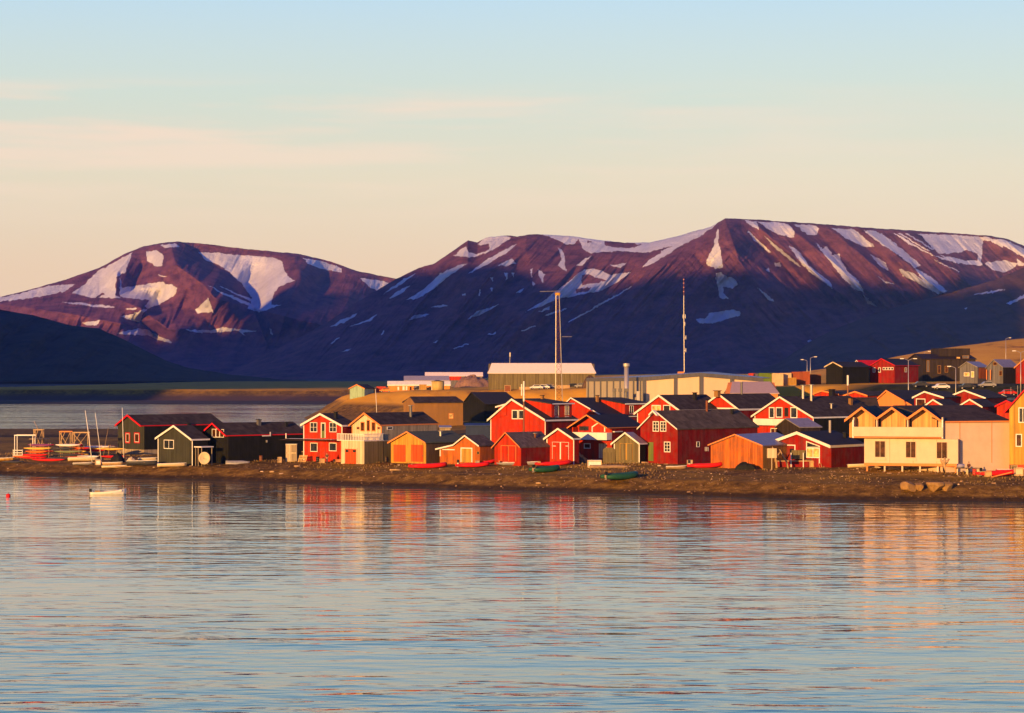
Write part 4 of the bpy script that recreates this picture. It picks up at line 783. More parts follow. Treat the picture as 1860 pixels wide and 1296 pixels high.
for k in range(9):
    f_ = k / 8.6 + .03; A = P1.lerp(wz, f_); B = P1.lerp(wz, f_ + .022); z_ = zl + (zc - zl) * f_ - .3; wallseg(A, B, z_, z_, STEEL, 'rib', .12, t_=.11)
for px_, Pa, Pb, f_ in ((0, wz, mid, 0), (1, wz, mid, .55), (2, mid, P2, .0), (3, mid, P2, .48), (4, mid, P2, .96)):
    A = Pa.lerp(Pb, f_); B = Pa.lerp(Pb, f_ + .055 if f_ < .9 else 1); z_ = ((zc + (zp - zc) * f_) if Pa is wz else (zp + (zr2 - zp) * f_)) - .35; wallseg(A, B, z_, z_, STEEL, 'frame_post', .25, t_=.24)
for Pa, Pb, za, zb in ((P1, wz, zl, zc), (wz, mid, zc, zp), (mid, P2, zp, zr2)):
    wallseg(Pa, Pb, za, zb, STEEL, 'eave_beam', .3, z0=0) if False else None
    a = Vector((Pa.x - wz.x, Pa.y - wz.y, 0)); b = Vector((Pb.x - wz.x, Pb.y - wz.y, 0)); m = MB(); n = Vector((0, -.35, 0)); q = Vector((0, .3, 0))
    m.hexa([(*(a + n).xy, za - .9), (*(b + n).xy, zb - .9), (*(b + q).xy, zb - .9), (*(a + q).xy, za - .9), (*(a + n).xy, za), (*(b + n).xy, zb), (*(b + q).xy, zb), (*(a + q).xy, za)]); m.build('eave_beam', STEEL, WR)
bk = Vector((6, 36, 0)); m = MB(); v = [Vector((p.x - wz.x, p.y - wz.y, z)) for p, z in ((P1, zl), (wz, zc), (mid, zp), (P2, zr2))]
m.add([tuple(v[0]), tuple(v[1]), tuple(v[2]), tuple(v[3]), tuple(v[3] + bk), tuple(v[2] + bk + Vector((0, 0, .3))), tuple(v[0] + Vector((8, 30, .2)))], [(0, 1, 2, 5, 6), (2, 3, 4, 5)]); ro_ = m.build('roof', ROOFM, WR)
sm = ro_.modifiers.new('thickness', 'SOLIDIFY'); sm.thickness = .15
m = MB(); m.tube([(-4.0, -2.2, 0), (-4.0, -2.2, at(1143, 664, 557).z - wb)], .55, 14); ck = m.build('flue_stack', GALV, WR, smooth=True)
m = MB(); m.tube([(-4.0, -2.2, at(1143, 666, 557).z - wb), (-4.0, -2.2, at(1143, 660.5, 557).z - wb)], .8, 14); m.build('cap', GALV, ck)
for px_ in (1116, 1126.5, 1137.5):
    q = at(px_, 712, 556); m = MB(); m.tube([(q.x - wz.x, q.y - wz.y, -1), (q.x - wz.x, q.y - wz.y, q.z - wb)], .3, 8); o_ = m.build('exhaust_pipe', STEEL, WR); m = MB(); m.cbox((q.x - wz.x, q.y - wz.y, q.z - wb + .4), (.9, .9, .8)); m.build('cowl', STEEL, o_)
m = MB(); q = at(1159, 711, 556); m.cbox((q.x - wz.x, q.y - wz.y, (q.z - wb) / 2), (.8, .8, q.z - wb)); m.build('duct', GALV, WR)

K4 = Slab('tilted_roof_hall', 'building with a pale pinkish sheet roof in front of the warehouse end', 'building', 1328, 1413, 735, 714, 693.5, 500, 0, 14, OTRIM, ROOFP, xin0=1.2, xin1=1.2)
# little red gables peeping over the roofs on the right
def gable(x0, xp, x1, ye, yp, Y, wallm, trimm, label, roofm=None, L=9, a=30, ybase=None, tw=.28, win=None, cat='cabin', name='gabled_cabin', **kw):
    yb_ = ybase or HY + (CH - gz((x1 - CX) / F * Y, Y)) / Y * F
    H = House(name, label, cat, [(x0, ye), (xp, yp), (x1, ye)], x1 - 1.5, yb_, x1 + 20, a, wallm, roofm or ROOFD, trimm, Y=Y, L=L, tw=tw, ins=.3, cornerb=False, sidefascia=False, **kw)
    if win: H.win('g', win, 1, 1, WHITE, BRGL, b=.14)
    return H
gable(1477, 1495, 1526, 716, 709.5, 520, REDO, OTRIM, 'low orange gable with a small black flue, peeping over the long dark roof', L=14, a=45).chimney(1511, 716, 708, 1.0, BLACK)
gable(1533, 1555, 1578, 718.5, 711, 515, REDO, OTRIM, 'low orange gable just right of the tall wooden pole', L=14, a=45)
gable(1580, 1612, 1662, 738, 709, 480, OTRIM, OTRIM, 'cabin with a steep orange gable and a black shaded roof', roofm=ROOFB, L=10, a=50)
gable(1658, 1680.5, 1716, 722, 711, 472, RED, WHITE, 'red cabin with a square white window and a long white roof edge', L=12, a=30, win=(1664, 724.5, 1681, 739))
gable(1679, 1696, 1717, 738, 725.5, 455, REDO, WHITE, 'small red dormer gable with white edges above the left front gable row', L=9, a=30)
gable(1717, 1752.5, 1792, 723, 708.5, 478, RED, WHITE, 'wide low red gable with white edges, broadest of those above the lodge', L=14, a=30)
gable(1740, 1762.5, 1786, 739, 725, 455, REDO, WHITE, 'bright red small gable with white edges in front of the widest red gable', L=9, a=30)
gable(1812, 1821, 1830, 721, 717, 500, CREAM, WHITE, 'tiny pale gable peak on a dark roof near the right edge', L=6, a=30)
gable(1808, 1829, 1852, 738, 727.5, 455, REDO, RTRIM, 'small red gable without white edges beside the mustard house roof', L=9, a=30)
H4.chimney(610, 760, 749, .5, BLACK); H3.chimney(470, 772, 763, .6, STEEL); H3.chimney(520, 775, 768, .4, BLACK); H6.chimney(800, 792, 784, .4, GALV, round_=True); H8.chimney(972, 795, 788, .35, RUST, round_=True); H14.chimney(1535, 795, 787, .5, BLACK)
G2.chimney(1085, 730, 719, .5, BRN); G1.chimney(985, 730, 719, .5, BRN); G3.chimney(1262, 726, 714, .6, BLACK); G5.chimney(1545, 735, 724, .6, BRN); G5.chimney(1510, 742, 734, .35, GALV, round_=True); H12.chimney(1330, 752, 744, .4, BLACK)
# long dark roofs between them
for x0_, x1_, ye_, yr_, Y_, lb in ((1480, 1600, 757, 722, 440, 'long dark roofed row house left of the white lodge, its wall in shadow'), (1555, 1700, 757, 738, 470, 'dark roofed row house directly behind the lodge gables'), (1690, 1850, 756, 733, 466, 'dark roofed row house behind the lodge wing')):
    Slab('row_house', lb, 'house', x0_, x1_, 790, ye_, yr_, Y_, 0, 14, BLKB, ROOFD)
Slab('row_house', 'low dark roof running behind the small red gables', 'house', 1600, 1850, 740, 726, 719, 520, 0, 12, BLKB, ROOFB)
# ================================================================ the terrace: sheds, hangar, containers, far houses
Slab('hangar', 'long white roofed hangar with an olive green wall, the highest building on the terrace', 'hangar', 888, 1081, 694, 677.5, 660, 760, 2, 8, OLV, mat('white_sheet_roof', (.78, .68, .62), var=.08, zs=1), xin0=1.3, xin1=1.3)
K = Slab('workshop', 'long low orange workshop with a white roof edge, at the lip of the bank', 'workshop', 705, 817, 712, 699, 692.5, hit(712, 712, 600).y + 6, 3, 4, mat('orange_render', (.70, .27, .05), var=.2, grime=.2), WHITE, WHITE)
K.panel((722, 703, 725, 709), WHITE); K.panel((731, 702, 735, 709), WHITE); K.panel((737, 702, 740, 709), WHITE); K.panel((744, 703, 747.5, 709), BRGL); K.panel((752, 701, 773, 713), GRYB, 'sliding_door')
Slab('workshop', 'grey roofed shed stacked above the orange workshop', 'workshop', 735, 815, 695, 691, 683, 900, 3, 12, REDO, mat('lilac_grey_roof', (.40, .36, .38), zs=1))
K = Slab('workshop', 'narrow white roofed workshop with an orange gable front, left of the hangar', 'workshop', 773, 876, 692, 683, 676.5, 980, 2, 4, GRYB, mat('pale_pink_roof', (.74, .62, .60), var=.1, zs=1)); K.panel((803, 684, 838, 691), REDO, 'cladding')
# heap of spoil between them
def heap(px, Y, w, d, hh, material, name, label, cat, seed=0, turn=0):
    p = onground(px, Y); n = 22; m = MB(); vs = []; 
    for i in range(9):
        r = i / 8
        for k in range(n):
            th = 2 * math.pi * k / n; rr = r * (1 + .18 * math.sin(3 * th + seed) + .1 * math.sin(7 * th + seed * 2)); vs.append((w / 2 * rr * math.cos(th), d / 2 * rr * math.sin(th), hh * (1 - r ** 2.6) ** .8 * (1 + .16 * math.sin(5 * th + i * 1.7 + seed) + .1 * math.sin(3 * th + i + seed)) - .3 * (r > .9)))
    fs = [(i * n + k, i * n + (k + 1) % n, (i + 1) * n + (k + 1) % n, (i + 1) * n + k) for i in range(8) for k in range(n)]
    m.add(vs, fs); o = m.build(name, material, None, True, p); o.rotation_euler.z = turn; return tag(o, label, cat)
SPOIL = mat('spoil', (.30, .17, .12), zs=1, var=.4, scale=.8)
heap(857, 940, 15, 12, 4.2, SPOIL, 'spoil_heap', 'rounded brown heap of spoil just left of the hangar', 'heap', 1)
heap(1072, 730, 6, 5, 3.4, DWOOD, 'scrap_heap', 'dark tangled heap in front of the right end of the hangar', 'heap', 2)
g_ = gable(634, 649, 663.5, 706, 698.5, hit(662, 721, 600).y + 1, MINT, OTRIM, 'small mint green hut with a dark roof on the tip of the bank', L=8, a=22, ybase=721, name='hut', cat='hut'); 
def container(px, Y, w, hgt, dpt, col, label, turn=0, pyb=None, name='shipping_container', cat='container', group=None, z=None):
    p = onground(px, Y); 
    if z is not None: p.z = z
    r = empty(name, p, R(turn), label, cat, group); m = MB(); m.box((-w / 2, 0, .12), (w / 2, dpt, hgt)); m.build('body', col, r)
    m = MB(); k = max(3, int(w / .35))
    for i in range(k): x = -w / 2 + .1 + (w - .2) * i / k; m.box((x, -.05, .3), (x + (w - .2) / k * .5, -.003, hgt - .15))
    m.build('corrugation', col, r)
    m = MB(); m.box((-w / 2 - .02, -.07, -.3), (w / 2 + .02, dpt, .117)); m.build('base_rail', STEEL, r)
    m = MB(); m.box((-w / 2 - .02, -.07, hgt - .147), (w / 2 + .02, -.052, hgt + .03)); m.build('top_rail', col, r); return r
CG = mat('green_container', (.12, .19, .02), var=.2, grime=.3); CC = mat('cream_container', (.66, .46, .26), var=.15, grime=.25); CR = mat('brown_red_container', (.34, .075, .025), var=.25, grime=.3); CB = mat('blue_grey_container', (.20, .23, .24), grime=.3); CRD = mat('red_container', (.50, .05, .025), grime=.2)
for px, Y, w, hh, m_, lb in ((1391, 640, 3.6, 3.6, CG, 'tall green shipping container at the left end of the stack behind the warehouse'), (1403, 640, 1.5, 3.6, CG, 'narrow green container end beside the cream one'),
        (1413, 638, 3.0, 3.5, CC, 'cream container streaked with a red stripe, next to the green ones'), (1427, 641, 3.2, 3.5, CC, 'plain cream container in the middle of the container stack'),
        (1440, 636, 2.0, 2.2, YEL, 'low ochre crate container before the brown ones'), (1448, 642, 2.8, 3.7, CR, 'brown-red container left of its twin'), (1462, 642, 2.8, 3.7, CR, 'brown-red container at the right end of the stack'),
        (1345, 700, 4.2, 1.9, CB, 'low blue-grey container showing over the warehouse roof'), (1366, 690, 1.8, 2.4, CRD, 'small bright red container over the warehouse roof'), (1374, 690, 1.8, 2.3, GRYB, 'small grey container over the warehouse roof'),
        (1357, 695, 1.6, 2.0, CB, 'narrow blue-grey container between the low one and the red one'),
        (1188, 780, 6.2, 1.9, mat('yellow_roof', (.75, .5, .15)), 'long pale yellow cabin showing over the left part of the warehouse roof'), (1218, 790, 6.0, 1.7, OLV, 'olive container right of the pale yellow cabin'),
        (1237, 780, 2.0, 3.2, OTRIM, 'square peach coloured equipment hut at the foot of the slim mast'), (1252, 780, 4.0, 1.9, CRD, 'low red container beside the mast hut'), (1298, 770, 5.8, 2.3, CR, 'long rusty orange container over the warehouse ridge'), (1275, 775, 3.4, 2.0, CC, 'pale container left of the rusty orange one'),
        (692, 840, 3.4, 2.1, CRD, 'red container behind the mint green hut'), (700, 838, 2.0, 1.6, ODOOR, 'small orange container beside the red one near the hut'),
        (1480, 650, 3.6, 2.9, RUST, 'weathered shed box between the containers and the dark cabin')):
    container(px, Y, w, hh, 2.4 + w * .3, m_, lb, 0, z=gz((px - CX) / F * Y, Y) + (.9 if 1180 < px < 1390 else 0))
# tank
p = onground(795, 810); r = empty('storage_tank', p, 0, 'squat round storage tank with a dark conical lid beside the orange workshop', 'tank'); m = MB(); m.tube([(0, 0, -.3), (0, 0, 3.1)], 2.3, 20); m.build('shell', mat('tank_yellow', (.55, .38, .13), var=.3), r, True); m = MB(); m.tube([(0, 0, 3.103), (0, 0, 3.5)], [2.45, .4], 20); m.build('lid', DWOOD, r)
m = MB(); m.tube([(-2.0, -1.4, 0), (-2.0, -1.4, 3)], .12, 8); m.build('pipe', WHITE, r)
# far houses on the right of the terrace
e = gable(1499, 1515, 1532, 666.5, 657.5, 640, BLK, CREAM, 'near black house with a thin cream roof edge, on the terrace', L=11, a=50, name='far_house', cat='house', roofm=ROOFB)
e = gable(1545, 1558, 1570, 671, 654.5, 655, mat('pale_green_boards', (.36, .38, .30)), WHITE, 'pale house with a bright red roof and a round gable window', roofm=RROOF, L=14, a=56, name='far_house', cat='house', win=(1555, 660, 1560, 665), tw=.15)
e.win('g', (1548, 672, 1552, 680), 1, 1)
e = House('far_house', 'large bright red terrace house with a dark roof and a row of small windows', 'house', [(1579, 666), (1602.5, 651.5), (1627, 664)], 1625, 686, 1668, 42, RED, ROOFB, RTRIM, Y=650, tw=.15, ins=.3, cornerb=False)
for x in (1585.5, 1595.5): e.win('g', (x, 668, x + 4.5, 677), 1, 1, b=.15)
for k in range(4): e.win('g', (1603.5 + 5 * k, 667.5, 1608 + 5 * k, 672.5), 1, 1, b=.12)
e.win('s', (1643.5, 668, 1647, 676.5), 1, 1, b=.12)
K = Slab('far_house', 'big nearly black long house with a stepped roof, largest dark building on the terrace', 'house', 1676, 1772, 686, 652, 643, 690, 8, 14, BLKB, BLKB); K.panel((1683, 655, 1688, 676), GRYB, frame=BRN); K.panel((1703, 664, 1709, 679), BRGL, frame=BRN); K.panel((1716, 665, 1722, 677), BRGL, frame=BRN); K.panel((1737, 648.5, 1744, 652), WARM, frame=BRN); K.panel((1748, 646, 1760, 651.5), GRYB, frame=BRN)
m = MB(); u0, _ = K.loc(1712, 650); u1, _ = K.loc(1769, 650); m.box((u0, 3.5, K.ze - .4), (u1, 11, K.zr + 1.6)); m.build('upper_storey', BLKB, K.root)
e = House('far_house', 'grey gabled house with two bright square windows, right of the big dark house', 'house', [(1742, 668), (1757, 657), (1777, 667)], 1776, 690, 1796, 40, GRYB, ROOFM, None, Y=600, ins=.2, cornerb=False); e.win('g', (1751, 677, 1761, 684), 1, 1, WHITE, WARM, b=.1); e.win('g', (1764, 675, 1769.5, 686), 1, 1, WHITE, WARM, b=.1)
e.box('s', (1778, 668, 1794, 688), .003, .05, ORW, 'cladding')
e = House('far_house', 'dark grey terrace house with one small gable window and a porch', 'house', [(1791, 669), (1806, 653), (1823, 667)], 1822, 691, 1850, 44, GRYB, ROOFM, None, sidewall=BLKB, Y=595, ins=.2, cornerb=False); e.win('g', (1804, 658, 1811, 664), 1, 1, BRN, BRGL, b=.1); e.win('g', (1815, 674, 1820.5, 683), 1, 1, BRN, BRGL, b=.1)
for px_ in (1795, 1802): e.box('g', (px_, 672, px_ + 1.2, 690), .8, .95, OTRIM, 'porch_post')
e = gable(1843, 1862, 1884, 668, 652, 590, RED, OTRIM, 'dark red house cut by the right border on the terrace', L=10, a=35, name='far_house', cat='house')

# ---------------------------------------------------------------- masts, poles, lamps, fence
def strut(m, a, b, r=.05, n=5): m.tube([a, b], r, n)
p = at(1016, 722, 590); zb_ = gz(p.x, p.y); top = at(1011, 537, 590).z - zb_; r = empty('lattice_mast', (p.x, p.y, zb_), 0, 'tall tapering lattice mast with a horizontal aerial, before the white roofed hangar', 'mast')
def leg(k, f): wv = .95 * (1 - f) + .42 * f; cx = -.45 * f; return Vector((cx + (wv if k in (1, 2) else -wv), (wv if k > 1 else -wv), top * f))
for k in range(4): m = MB(); strut(m, leg(k, 0), leg(k, 1), .085, 6); m.build('leg', GALV, r)
m = MB()
for i in range(22):
    f0, f1 = i / 22, (i + 1) / 22
    for k in range(4): strut(m, leg(k, f0), leg((k + 1) % 4, f1), .035, 4); strut(m, leg(k, f1), leg((k + 1) % 4, f1), .03, 4)
m.build('bracing', RUST, r)
m = MB(); m.cbox((-.45, 0, top + .35), (1.3, 1.1, .7)); m.build('head_box', YEL, r)
m = MB(); strut(m, (-5.0, 0, top + 1.0), (.2, 0, top + 1.1), .06); 
m.build('aerial', GALV, r); m = MB(); zz_ = at(1016, 612, 590).z - zb_; strut(m, (.6, 0, zz_), (3.2, 0, zz_), .06); m.build('aerial', GALV, r)
p = at(1242, 670, 782); zb_ = gz(p.x, p.y); sc = F / 782; r = empty('radio_mast', (p.x, p.y, zb_), 0, 'slim pipe radio mast with small brackets and a ringed tip behind the warehouse', 'mast'); top = at(1242, 506, 782).z - zb_
m = MB(); m.tube([(0.2, 0, 0), (0, 0, top * .83)], [.17, .10], 8); m.build('pole', GALV, r); m = MB(); m.tube([(0, 0, top * .83), (0, 0, top)], .09, 6); o_ = m.build('tip', RUST, r)
m = MB(); [m.tube([(0, 0, top * f), (0, 0, top * f + .3)], .2, 8) for f in (.87, .91, .95, .985)]; m.build('ring', mat('pale_ring', (.6, .3, .3)), o_)
for f, dx in ((.62, -.25), (.62, .5), (.55, .35), (.80, 0), (.30, .7), (.42, .7)):
    m = MB(); m.tube([(dx, -.2, top * f), (dx, -.2, top * f + 1.3)], .11, 6); strut(m, (0, 0, top * f + .5), (dx, -.2, top * f + .5)); m.build('antenna', WHITE, r)
p = at(925, 662, 900); r = empty('radio_mast', (p.x, p.y, gz(p.x, p.y)), 0, 'thin distant mast standing behind the left end of the hangar', 'mast'); m = MB(); tt_ = at(925, 640, 900).z - gz(p.x, p.y); m.tube([(0, 0, 0), (.3, 0, tt_)], .12, 6); m.build('pole', GALV, r); m = MB(); m.cbox((.3, 0, tt_ - 1), (.5, .3, 1.6)); m.build('antenna', GALV, r)
def pole(px, Y, pyt, rr, material, label, name='wooden_pole', cat='pole', lean=0.0, band=None, extras=None):
    x = (px - CX) / F * Y; zg_ = gz(x, Y); zt_ = at(px, pyt, Y).z - zg_; r = empty(name, (x, Y, zg_), 0, label, cat); m = MB(); m.tube([(0, 0, -.5), (lean * .5, 0, zt_ * .5), (lean, 0, zt_)], [rr, rr * .85, rr * .7], 8); m.build('shaft', material, r, True)
    if band: m = MB(); m.tube([(lean * band, 0, zt_ * band), (lean, 0, zt_)], rr * 1.0, 8); m.build('painted_top', WHITE, r)
    return r, zt_
pole(1540, 452, 682, .19, mat('pole_wood', (.30, .14, .06), var=.4), 'tall brown wooden pole with a pale top, standing left of the white lodge', band=.86)
r, zt_ = pole(951.5, 428, 693, .16, mat('pole_wood2', (.26, .11, .06), var=.4), 'wooden pole with a pale upper half in front of the red dormer house', band=.72)
m = MB(); m.tube([(-.4, 0, zt_ * .8), (-.4, 0, zt_ * .96)], .13, 8); m.build('insulator', WHITE, r)
pole(225, 420, 741, .07, WHITE, 'thin white flagpole beside the black boathouse gable, leaning slightly', 'flagpole', 'flagpole', lean=-.3)
pole(1217, 700, 700, .05, STEEL, 'thin post on the edge of the warehouse yard', 'post', 'post')
pole(685, 735, 707, .1, WHITE, 'thin white marker pole leaning on the sunlit bank', 'marker_pole', 'pole', lean=-.5)
def lamp(px, Y, pyt, arms, label):
    x = (px - CX) / F * Y; zg_ = gz(x, Y); zt_ = at(px, pyt, Y).z - zg_; r = empty('street_lamp', (x, Y, zg_), 0, label, 'street lamp', 'street lamps along the terrace road'); m = MB(); m.tube([(0, 0, -.3), (0, 0, zt_)], [.13, .08], 8); m.build('post', GALV, r, True)
    for s_ in arms:
        m = MB(); m.tube([(0, 0, zt_), (s_ * .8, 0, zt_ + .35), (s_ * 1.3, 0, zt_ + .45)], .06, 6); o_ = m.build('arm', GALV, r); m = MB(); m.cbox((s_ * 1.6, 0, zt_ + .42), (.9, .35, .2)); m.build('lamp_head', WHITE, o_)
for a_ in ((1650, 560, 655, (-1, 1), 'two armed street lamp in front of the bright red terrace house'), (1736, 560, 669, (-1,), 'shorter street lamp with one arm, in front of the big dark house'), (1854, 555, 641, (-1, 1), 'tall two armed street lamp by the right border of the view'),
           (1679, 760, 641, (1,), 'street lamp with one arm behind the big dark house'), (1827, 900, 616, (1,), 'street lamp standing high on the tan hill at the right'), (1472, 720, 651, (1,), 'street lamp above the right end of the container stack'), (1466, 740, 656, (-1,), 'lower street lamp beside the one above the containers')): lamp(*a_)
fr = empty('mesh_fence', onground(1745, 556), 0, 'wire fence of pale posts running across the yard in front of the dark terrace houses', 'fence'); wires = MB(); fo = fr.location
for k in range(22):
    px_ = 1641 + k * 12.2; q = onground(px_, 556 + 0.25 * k); zt_ = 2.9
    m = MB(); m.tube([(q.x - fo.x, q.y - fo.y, q.z - fo.z - .3), (q.x - fo.x, q.y - fo.y, q.z - fo.z + zt_)], .055, 6); m.build('post', GALV, fr)
    if k:
        for hh in (.6, 1.4, 2.2, 2.8): wires.tube([(pq.x - fo.x, pq.y - fo.y, pq.z - fo.z + hh), (q.x - fo.x, q.y - fo.y, q.z - fo.z + hh)], .012, 4)
    pq = q
wires.build('wire', STEEL, fr)
# cars among the yards
def car(px, Y, turn, material, label, cat='car', big=1.0, dz=0):
    p = onground(px, Y, dz); r = empty('parked_car', p, R(turn), label, cat, 'cars parked on the terrace'); s_ = big; m = MB()
    pr = [(-2.1, .45), (-2.15, .85), (-1.3, 1.0), (-.75, 1.5), (.9, 1.52), (1.6, 1.05), (2.1, .95), (2.15, .45)]
    def sw(pts, w, nm, mt, par, y0=None):
        k = len(pts); mm = MB(); mm.v = [(x * s_, -w * s_, z * s_) for x, z in pts] + [(x * s_, w * s_, z * s_) for x, z in pts]; mm.f = [list(range(k)), list(range(k, 2 * k))[::-1]] + [[i, (i + 1) % k, k + (i + 1) % k, k + i] for i in range(k)]; mm.m = [0] * len(mm.f); return mm.build(nm, mt, par, bevel=.06)
    b_ = sw(pr, .85, 'body', material, r); sw([(-1.2, 1.02), (-.72, 1.42), (.86, 1.44), (1.42, 1.06)], .865, 'window', GLASS, r)
    for x in (-1.35, 1.35):
        for y in (-.8, .8): m = MB(); m.tube([(x * s_, y * s_ - .1, .33 * s_), (x * s_, y * s_ + .1, .33 * s_)], .33 * s_, 12); w_ = m.build('wheel', BLACK, r); m = MB(); m.tube([(x * s_, y * s_ - .12, .33 * s_), (x * s_, y * s_ + .12, .33 * s_)], .17 * s_, 8); m.build('rim', GALV, w_)
    return r
CARW = mat('car_white', (.75, .72, .68), rough=.25, var=.05); CARR = mat('car_red', (.55, .03, .02), rough=.25, var=.05); CARD = mat('car_dark', (.04, .04, .05), rough=.2, var=.05); CARG = mat('car_grey', (.28, .27, .27), rough=.25, var=.05); CARO = mat('car_orange', (.7, .28, .05), rough=.3)
for a_ in ((974, 735, 5, CARW, 'small white car in front of the hangar, left of the lattice mast'), (987, 738, -8, CARW, 'white car nearest the lattice mast on its left'), (996, 742, 3, CARG, 'grey car right behind the white ones before the hangar'), (1040, 738, 6, CARD, 'dark car between the lattice mast and the scrap heap'), (1056, 736, -5, CARG, 'grey car beside the dark scrap heap'),
           (1709, 575, 12, CARW, 'pale car behind the fence below the big dark house'), (1757, 572, -4, CARD, 'dark car behind the fence before the grey gabled house'), (1793, 570, 4, CARG, 'grey car behind the fence near the right border'), (1830, 562, 0, CARR, 'bright red car behind the fence near the right border'), (1672, 580, 0, CARD, 'dark car left of the pale one behind the fence'),
           (700, 830, 0, CARO, 'orange truck parked by the left end of the orange workshop'), (762, 835, 20, CARD, 'dark car before the grey sliding door of the orange workshop')): car(*a_)
def crate(px, py, w, d, hh, material, label, turn=0, Y=None, name='crate', cat='crate', slats=True, lid=None):
    p = hit(px, py) if Y is None else onground(px, Y); r = empty(name, p, R(turn), label, cat); m = MB(); m.box((-w / 2, 0, -.1), (w / 2, d, hh)); m.build('body', material, r)
    m = MB()
    for z in (.08, hh - .2): m.box((-w / 2 - .03, -.05, z), (w / 2 + .03, -.003, z + .12))
    for x in (-w / 2, w / 2 - .12): m.box((x, -.08, -.05), (x + .12, -.053, hh))
    m.build('battens', material if not slats else WOOD, r)
    if lid: m = MB(); m.box((-w / 2 - .05, -.06, hh + .003), (w / 2 + .05, d + .05, hh + .07)); m.build('lid', lid, r)
    return r
for px_, Y_, w_, h_, mt, lb in ((903, 735, 2.2, 1.6, WHITE, 'white site box at the left end of the hangar yard'), (922, 740, 2.0, 2.2, RUST, 'rusty frame box left of the hangar cars'), (953, 738, 3.6, .9, WOOD, 'low stack of timber in front of the hangar'), (1023, 736, 4.2, 1.1, WOOD, 'long low timber stack behind the lattice mast'), (1002, 745, 1.4, 1.5, BLACK, 'black tank box left of the mast legs'), (768, 832, 2.6, 2.0, YEL, 'yellow box van body beside the workshop'), (655, 842, 1.2, .6, WHITE, 'small white box by the mint green hut')):
    crate(px_, 0, w_, 1.6, h_, mt, lb, Y=Y_)
for k in range(7):
    q = onground(664 + k * 3.2, 842); m = MB(); m.tube([(0, 0, -.2), (0, 0, 1.3 + .3 * (k % 2))], .12, 6); o_ = m.build('oil_drum', RUST if k % 2 else REDO, None, loc=q); tag(o_, '%s upright drum, %s in the row right of the mint green hut' % ('rusty' if k % 2 else 'orange-red', ['first', 'second', 'third', 'fourth', 'fifth', 'sixth', 'last'][k]), 'drum', 'drums beside the mint hut')
heap(893, 730, 5, 4, 1.8, DWOOD, 'scrap_heap', 'low dark scrap heap at the left of the hangar yard', 'heap', 5)
for px_, Y_, ww, lb in ((1700, 566, 5, 'bushy brown heap of junk behind the fence, under the big dark house'), (1690, 570, 4, 'lower heap of junk behind the fence left of the bushy one')): heap(px_, Y_, ww, 3, 2.0, mat('junk_brown', (.35, .18, .09), zs=1, var=.5, scale=2), 'junk_heap', lb, 'heap', px_)
# ================================================================ boats and gear on the shore
def loft(secs, closed_ring=True, caps=True):
    m = MB(); n = len(secs[0]); m.v = [tuple(p) for s_ in secs for p in s_]
    for i in range(len(secs) - 1):
        for k in range(n if closed_ring else n - 1): k2 = (k + 1) % n; m.f.append([i * n + k, i * n + k2, (i + 1) * n + k2, (i + 1) * n + k])
    if caps and closed_ring: m.f.append(list(range(n))[::-1]); m.f.append([(len(secs) - 1) * n + k for k in range(n)])
    m.m = [0] * len(m.f); return m
def place(name, px, py, turn, label, cat, group=None, Y=None, dz=0.0, loc=None):
    p = loc if loc is not None else (hit(px, py) if Y is None else onground(px, Y)); p = Vector(p); p.z += dz; return empty(name, p, R(turn), label, cat, group)
def kayak(loc, turn, col, label, L=4.6, roll=0, group=None, name='kayak', cat='kayak'):
    r = empty(name, loc, R(turn), label, cat, group); secs = []
    for i in range(13):
        f = i / 12; s_ = math.sin(math.pi * max(.02, min(.98, f))) ** .6; x = (f - .5) * L; w = .36 * s_; hh = .25 * s_; rise = .10 * (2 * f - 1) ** 2
        secs.append([(x, w * math.cos(th), .2 + rise + hh * math.sin(th)) for th in [2 * math.pi * k / 10 for k in range(10)]])
    h_ = loft(secs).build('hull', col, r, True); m = MB(); m.tube([(-.45, 0, .37), (.35, 0, .37)], [.16, .22], 10, flat=.35); m.build('cockpit', BLACK, r); return r
def motor(par, x, y, z, col=None):
    m = MB(); m.box((x - .18, y - .16, z + .35), (x + .22, y + .16, z + .85)); o_ = m.build('outboard_motor', col or BLACK, par, bevel=.06); m = MB(); m.box((x - .08, y - .06, z - .35), (x + .06, y + .06, z + .35)); m.tube([(x - .2, y, z - .3), (x + .12, y, z - .3)], .08, 8); m.build('drive_leg', GALV, o_)
def rib(px, py, turn, tube, L, label, tr=.27, W_=.85, Y=None, mot=True, loc=None, floorc=None, cat='inflatable boat', name='inflatable_boat'):
    r = place(name, px, py, turn, label, cat, Y=Y, loc=loc); pts = [(-L * .5, -W_, tr), (-L * .2, -W_, tr), (L * .12, -W_, tr + .03), (L * .32, -W_ * .72, tr + .14), (L * .44, -W_ * .36, tr + .24), (L * .48, 0, tr + .28), (L * .44, W_ * .36, tr + .24), (L * .32, W_ * .72, tr + .14), (L * .12, W_, tr + .03), (-L * .2, W_, tr), (-L * .5, W_, tr)]
    m = MB(); m.tube(pts, [tr * .55] + [tr] * 9 + [tr * .55], 10); m.build('tube', tube, r, True)
    m = MB(); m.box((-L * .42, -W_ + tr * .6, .12), (L * .3, W_ - tr * .6, .2)); m.build('floor', floorc or BLKB, r)
    m = MB(); m.box((-L * .42, -W_ + tr * .6, .203), (-L * .4, W_ - tr * .6, .72)); m.build('transom', WOOD, r)
    m = MB(); m.box((-.1, -W_ + .1, .5), (.2, W_ - .1, .56)); m.build('thwart', WOOD, r)
    if mot: motor(r, -L * .44, 0, .35)
    return r
